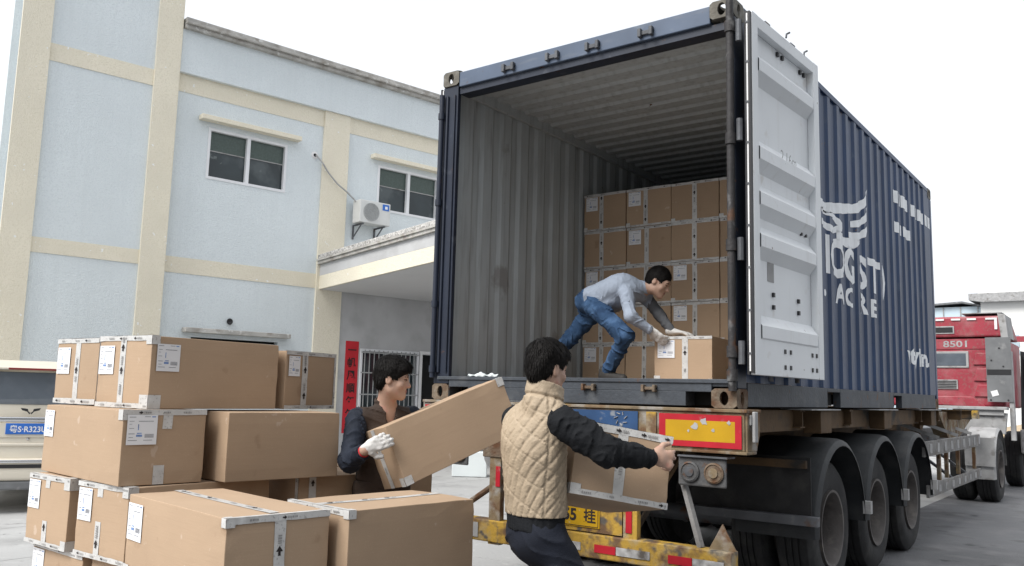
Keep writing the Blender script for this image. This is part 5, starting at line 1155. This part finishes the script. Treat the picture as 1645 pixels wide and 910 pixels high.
for a, b, c in ((hipR, kR, aR), (hipL, kL, aL)): F.add(rc(a, b, .085, .055), .03); F.add(rc(b, c, .055, .038), .02); F.add(rc(c, c + tf * .15 - (0, 0, .05), .035, .03), .02)
hdir = np.array((.62, .40, .34)); pn = np.array((-.70, .70, -.05)); hand(F, Rw + (.012, -.002, .015), hdir, pn, -1, (.35, .55, .45), .95, thumb=(.35, .25)); hand(F, Lw, (.5, .6, .2), (.5, -.6, .2), 1, (.3, .4, .3), .95)
F.mesh('body', m_skin, p1); hair(p1, hd1, fc1, style='full')
F = Field(Rw - (.09, .12, .09), Rw + (.22, .16, .20), .0042); hand(F, Rw + (.012, -.002, .015), hdir, pn, -1, (.35, .55, .45), .95, g=.0035, thumb=(.35, .25), ktb=.010)
F.disp(wob(.0012, 160, 2)); F.mesh('glove', m_glove, p1)
F = Field((.45, -1.50, .82), (1.0, -.95, 1.45), .0065)
F.add(rc(nk + (0, 0, -.08), ch, .105, .160, tf, .70), 0); F.add(rc(ch, pv + (0, 0, .05), .162, .158, tf, .78), .05); F.add(rc(Rs - tr_ * .035, Ls + tr_ * .035, .066, .066), .05); F.add(rc(nk + (0, 0, -.05) - tf * .03, nk + (0, 0, .01) - tf * .015, .070, .072), .02)
F.disp(both(crease(.012, 60, 12, (0, .3, .5)), wob(.003, 25, 12))); F.cut(nk + (0, 0, .035), (.35, 0, 1)); F.cut(pv + (0, 0, -.045), (0, 0, -1))
F.add(rc(nk + (0, 0, .09), nk + tf * .075 + (0, 0, -.11), .070, .018), .006, 's'); F.add(rc(nk + (0, 0, -.04), nk + (0, 0, .12), .058, .060), .004, 's')
for S_, sg in ((Rs, 1), (Ls, -1)): F.add(el(S_ + tr_ * sg * .062 + (0, 0, -.03), (.05, .095, .12), np.array([tr_, tf, (0, 0, 1)])), .01, 's')
F.mesh('vest', m_dbrown, p1)
F = Field((.4, -1.65, .88), (1.05, -1.2, 1.42), .006); F.add(rc(Rs + (0, 0, -.005), Re, .068, .058), 0); F.add(rc(Re, Rw - (Rw - Re) * .12, .058, .047), .03); F.disp(both(crease(.014, 75, 14, Re - Rs), crease(.004, 150, 15))); F.cut(Rw - (Rw - Re) * .10, Rw - Re, inside=(Rw - .09, Rw + .09)); F.mesh('sleeve', m_navys, p1)
F = Field((.5, -1.2, .90), (1.1, -.55, 1.42), .007); F.add(rc(Ls, Le, .072, .06, warp=rings(0, 0, .003, 20)), 0); F.add(rc(Le, Lw, .06, .045), .03); F.disp(wob(.003, 60, 15)); F.mesh('sleeve', m_navys, p1)
F = Field((.45, -1.5, .03), (1.0, -.9, .95), .009); F.add(rc(pv, pv + (0, 0, -.06), .14, .14, tf, .8), 0)
for a, b, c in ((hipR, kR, aR), (hipL, kL, aL)): F.add(rc(a, b, .10, .073), .03); F.add(rc(b, c, .073, .06, warp=rings(0, 0, .004, 22)), .02)
F.disp(wob(.003, 34, 16)); F.cut(pv + (0, 0, .05), (0, 0, 1)); F.cut((0, 0, .05), (0, 0, -1)); F.mesh('trousers', m_dbrown, p1)
for a in (aR, aL): shoe(p1, (a[0] - tf[0] * .05, a[1] - tf[1] * .05, .006), (a[0] + tf[0] * .17, a[1] + tf[1] * .17, .006))
mb = MB(); cpos = Rw + np.array((-.006, .0, -.002)); mb.lathe(tuple(cpos), tuple(unit(Rw - Re)), [(.030, -.006), (.034, 0), (.030, .006)], 20); mb.build('red_wristband', m_red, p1, smooth=True)

# ---- man stooping inside the container
p3 = thing('person', 'man in blue jeans and grey sweater stooping inside the container, pushing a carton', 'person', (.75, 1.15, FZ))
hd3, fc3 = (1.270, 1.275, 2.385), (.84, .18, -.50); up3 = (.50, .10, .86)
nk, ch, pv = np.array((1.155, 1.245, 2.33)), np.array((.99, 1.165, 2.325)), np.array((.72, 1.13, 2.235)); sp = unit(nk - pv); dn = unit(np.array((.25, -.05, -1)) - sp * (np.array((.25, -.05, -1)) @ sp)); lat = np.cross(sp, dn)
Ns, Ne, Nw = np.array((1.105, 1.045, 2.270)), np.array((1.185, .965, 2.075)), np.array((1.290, 1.085, 1.978))
Fs, Fe, Fw = np.array((1.085, 1.375, 2.295)), np.array((1.215, 1.40, 2.125)), np.array((1.325, 1.40, 1.990))
nh, nk_, na = np.array((.80, 1.05, 2.18)), np.array((1.12, 1.01, 1.925)), np.array((.880, 1.16, 1.665))
rh, rk, ra_ = np.array((.715, 1.22, 2.19)), np.array((.485, 1.17, 1.915)), np.array((.185, 1.22, 1.70))
F = Field((.0, .80, FZ), (1.65, 1.6, 2.55), .0075)
head(F, hd3, fc3, up3); F.add(rc(np.array(hd3) - np.array((.045, .01, .045)), nk, .052, .056), .03)
F.add(rc(nk - sp * .04, ch, .07, .125, dn, .65), .05); F.add(rc(ch, pv, .125, .12, dn, .7), .05); F.add(rc(Ns, Fs, .05, .05), .05)
for a, b, c in ((Ns, Ne, Nw), (Fs, Fe, Fw)): F.add(rc(a, b, .046, .038), .02); F.add(rc(b, c, .038, .026), .02)
for a, b, c in ((nh, nk_, na), (rh, rk, ra_)): F.add(rc(a, b, .08, .055), .03); F.add(rc(b, c, .055, .036), .02)
HN = ((.55, .45, -.62), (.35, .75, -.2)); HF = ((.95, .25, -.1), (.05, .05, -1))
hand(F, Nw + (.01, .02, -.01), HN[0], HN[1], -1, (.25, .45, .4), .95, thumb=(.6, .5)); hand(F, Fw + (.01, 0, -.005), HF[0], HF[1], 1, (.12, .25, .2), .95)
F.mesh('body', m_skin, p3); hair(p3, hd3, fc3, up3)
for Wp, H_2, sd_, cu_ in ((Nw + (.01, .02, -.01), HN, -1, (.25, .45, .4)), (Fw + (.01, 0, -.005), HF, 1, (.12, .25, .2))):
    F = Field(Wp - .12, Wp + .24, .0048); hand(F, Wp, H_2[0], H_2[1], sd_, cu_, .95, g=.004, thumb=(.6, .5), ktb=.010)
    d_ = unit(H_2[0]); F.add(rc(Wp - d_ * .03, Wp + d_ * .005, .032, .030), .01); F.mesh('glove', m_glove, p3)
F = Field((.50, .85, 2.02), (1.35, 1.6, 2.50), .0065)
F.add(rc(nk - sp * .06, ch, .10, .150, dn, .72), 0); F.add(rc(ch, pv + sp * .03, .150, .150, dn, .80), .06); F.add(rc(Ns * .8 + Fs * .2, Ns * .2 + Fs * .8, .062, .062), .05); F.add(rc(Ns, Ns * .6 + Ne * .4, .062, .056), .03); F.add(rc(Fs, Fs * .6 + Fe * .4, .06, .055), .03); F.add(rc(nk - sp * .03, nk + sp * .015, .064, .060), .02)
F.add(el(ch * .6 + pv * .4 + dn * .10, (.16, .05, .12), np.array([sp, dn, lat])), .05)
F.disp(both(crease(.018, 55, 22, (.9, .1, .5), mask=lambda X, Y, Z: np.clip((2.40 - Z) * 9, .25, 1)), crease(.006, 120, 23), wob(.002, 30, 22))); F.cut(nk + sp * .03, sp); F.cut(pv - sp * .02, -sp); F.mesh('sweater', m_shirt, p3)
F = Field((1.0, .85, 1.93), (1.42, 1.2, 2.35), .006); F.add(rc(Ns, Ne, .057, .048), 0); F.add(rc(Ne, Nw - (Nw - Ne) * .04, .048, .038), .025); F.disp(both(crease(.013, 80, 23, Ne - Ns), crease(.003, 170, 24))); F.mesh('sleeve', m_shirt, p3)
F = Field((1.0, 1.25, 1.93), (1.45, 1.52, 2.4), .006); F.add(rc(Fs, Fe, .054, .045), 0); F.add(rc(Fe, Fw, .045, .036), .025); F.disp(crease(.007, 90, 25, Fe - Fs)); o = F.mesh('sleeve', m_shirtd, p3); o['label'] = 'far sweater sleeve with shade painted into its grey'
F = Field((.02, .85, FZ), (1.3, 1.45, 2.40), .007)
F.add(rc(pv + sp * .03, pv - sp * .02, .118, .122, dn, .85), 0)
for a, b, c in ((nh, nk_, na), (rh, rk, ra_)): F.add(rc(a, b, .090, .066), .04); F.add(rc(b, c, .064, .058), .012)
F.disp(lambda X, Y, Z: crease(.020, 55, 25, (.5, .1, .7))(X, Y, Z) + crease(.010, 110, 27, (.3, .2, .8))(X, Y, Z) - .003 * np.exp(-(((X - nh[0] - .03) * .8 - (Z - nh[2]) * .6 + .03) / .008) ** 2)); F.mesh('jeans', m_jean, p3)
shoe(p3, (.835, 1.155, FZ + .003), (1.03, 1.13, FZ + .003)); shoe(p3, (.10, 1.215, FZ + .075), (.215, 1.19, FZ + .006), (-.35, 0, .9))
# ---------------------------------------------------------------- van
vd = Vector((-.885, .465, 0)).normalized(); vr = Vector((vd.y, -vd.x, 0))       # driving away from the camera
VO = Vector((-5.70, -.36, 0))
van = thing('parked_van', 'champagne gold passenger van parked behind the carton pile, rear towards us', 'van', tuple(VO))
def VP(x, y, z): return VO + vr * x + vd * y + Vector((0, 0, z))
# body section profile lofted along y
secs = []
def vsec(y, hw, zt, zb, tuck, belt):
    return [(-hw + .06, y, zb), (-hw, y, zb + .12), (-hw, y, belt), (-hw + tuck, y, zt - .10), (-hw + tuck + .10, y, zt), (0, y, zt + .03), (hw - tuck - .10, y, zt), (hw - tuck, y, zt - .10), (hw, y, belt), (hw, y, zb + .12), (hw - .06, y, zb)]
S_ = [vsec(.05, .76, 1.55, .36, .12, .98), vsec(.12, .79, 1.60, .32, .12, 1.0), vsec(1.6, .80, 1.62, .28, .13, 1.0), vsec(2.5, .80, 1.58, .28, .16, .98), vsec(3.0, .78, 1.05, .28, .06, .96), vsec(3.7, .70, .82, .32, .06, .76)]
mb = MB(); vs_ = [VP(*p_) for s_ in S_ for p_ in s_]; n = 11
mb.add(vs_, [(i * n + k, i * n + (k + 1) % n, (i + 1) * n + (k + 1) % n, (i + 1) * n + k) for i in range(5) for k in range(n)] + [tuple(range(n - 1, -1, -1)), tuple(5 * n + k for k in range(n))])
vb = mb.build('body', m_van, van, bevel=.03, smooth=True, seg=3)
def vbox(mb, x0, x1, y0, y1, z0, z1): mb.obox(VP((x0 + x1) / 2, (y0 + y1) / 2, (z0 + z1) / 2), (vr, vd, (0, 0, 1)), ((x1 - x0) / 2, (y1 - y0) / 2, (z1 - z0) / 2))
mb = MB(); mb.prism([VP(-.60, .045, 1.19), VP(.60, .045, 1.19), VP(.68, .03, 1.225), VP(.70, .03, 1.28), VP(.66, .035, 1.46), VP(.60, .04, 1.53), VP(.48, .045, 1.555), VP(-.48, .045, 1.555), VP(-.60, .04, 1.53), VP(-.66, .035, 1.46), VP(-.70, .03, 1.28), VP(-.68, .03, 1.225)], vd * .02); mb.build('rear_window', m_vang, vb, bevel=.008)
mb = MB(); mb.prism([VP(-.66, -.05, 1.575), VP(.66, -.05, 1.575), VP(.62, .3, 1.66), VP(-.62, .3, 1.66)], (0, 0, .03)); sp_ = mb.build('roof_spoiler', m_van, vb, bevel=.01)
mb = MB(); vbox(mb, -.25, .62, -.058, -.045, 1.578, 1.598); mb.build('brake_light', mat('dark_red_lens', (.20, .02, .02), .3), sp_)
mb = MB(); vbox(mb, -.72, .72, -.01, .06, .40, .98); tg = mb.build('tailgate', m_van, vb, bevel=.03, seg=3, smooth=True)
mb = MB(); vbox(mb, -.70, .70, -.03, .0, 1.0, 1.055); mb.build('chrome_bar', m_chrome, tg, bevel=.012, seg=3, smooth=True)
mb = MB(); vbox(mb, -.30, .30, -.022, -.012, .83, .985); mb.build('plate_recess', m_van, tg, bevel=.004)
mb = MB(); vbox(mb, -.225, .215, -.035, -.024, .865, .985); pn_ = mb.build('number_plate', m_plate, tg, bevel=.003); mb = MB(); add_text(mb, "粤S·R323U", .088, VP(-.005, -.0365, .925), vr, (0, 0, 1), .0015, .92); mb.build('plate_characters', m_white, pn_, fixn=False)
mb = MB()
for q in (-1, 1): mb.prism([VP(q * .01, -.014, 1.085), VP(q * .035, -.014, 1.115), VP(q * .085, -.014, 1.13), VP(q * .10, -.014, 1.155), VP(q * .055, -.014, 1.15), VP(q * .03, -.014, 1.145), VP(q * .022, -.014, 1.118), VP(q * .0, -.014, 1.10)], vd * .012)
mb.build('emblem', m_plas, tg)
mb = MB(); vbox(mb, -.72, .72, -.028, -.008, .735, .765); mb.build('trim_crease', m_van, tg, bevel=.008)
mb = MB(); mb.lathe(VP(.0, -.012, .815), -vd, [(.001, 0), (.018, 0), (.014, .01), (.001, .012)], 12); mb.build('lock_button', m_chrome, tg, smooth=True)
mb = MB(); vbox(mb, -.80, .80, -.09, .1, .36, .60); bp_ = mb.build('bumper', m_van, vb, bevel=.04, seg=3, smooth=True)
mb = MB(); vbox(mb, -.72, .72, -.105, -.085, .555, .59); mb.build('chrome_strip', m_chrome, bp_, bevel=.008, smooth=True)
mb = MB(); vbox(mb, -.66, .66, -.098, -.086, .50, .54); mb.build('dark_slot', m_plas, bp_)
mb = MB(); vbox(mb, -.70, .70, -.08, .08, .26, .358); mb.build('lower_valance', m_cabg, bp_, bevel=.02)
for q in (-1, 1):
    mb = MB(); mb.prism([VP(q * .66, -.012, 1.02), VP(q * .76, -.004, 1.02), VP(q * .70, -.002, 1.32), VP(q * .655, -.008, 1.30)], vd * .05); mb.build('tail_light', mat('tail_lens', (.45, .03, .03), .2), vb, bevel=.008)
    for y in (.75, 3.0):
        mb = MB(); c_ = VP(q * .70, y, .30); mb.lathe(c_, vr * q, [(.001, -.1), (.28, -.1), (.30, -.07), (.30, .07), (.28, .095), (.19, .1), (.17, .07), (.001, .06)], 30); wl_ = mb.build('wheel', m_rub, van, smooth=True)
        mb = MB(); mb.lathe(c_, vr * q, [(.001, .065), (.17, .075), (.18, .095), (.165, .09), (.06, .082), (.001, .09)], 24); mb.build('rim', m_chrome, wl_, smooth=True)
mb = MB(); mb.obox(VP(.1, .6, 1.3), (vr, vd, (0, 0, 1)), (.5, .3, .02)); mb.build('parcel_shelf', m_plas, van)
# crumpled plastic on the sill
F = Field((.28, -.02, 1.555), (.75, .16, 1.66), .006)
for k in range(5): a = np.array((.36 + .045 * k, .05 + .02 * math.sin(k * 2.1), 1.578)); F.add(el(a, (.040, .030, .010 + .005 * (k % 3))), .012)
F.disp(wob(.006, 90, 31)); tag(F.mesh('crumpled_plastic', m_foam, None), 'crumpled white plastic film lying on the left of the container sill', 'plastic film')
for o in list(bpy.data.objects):
    if '_o' in o: del o['_o']
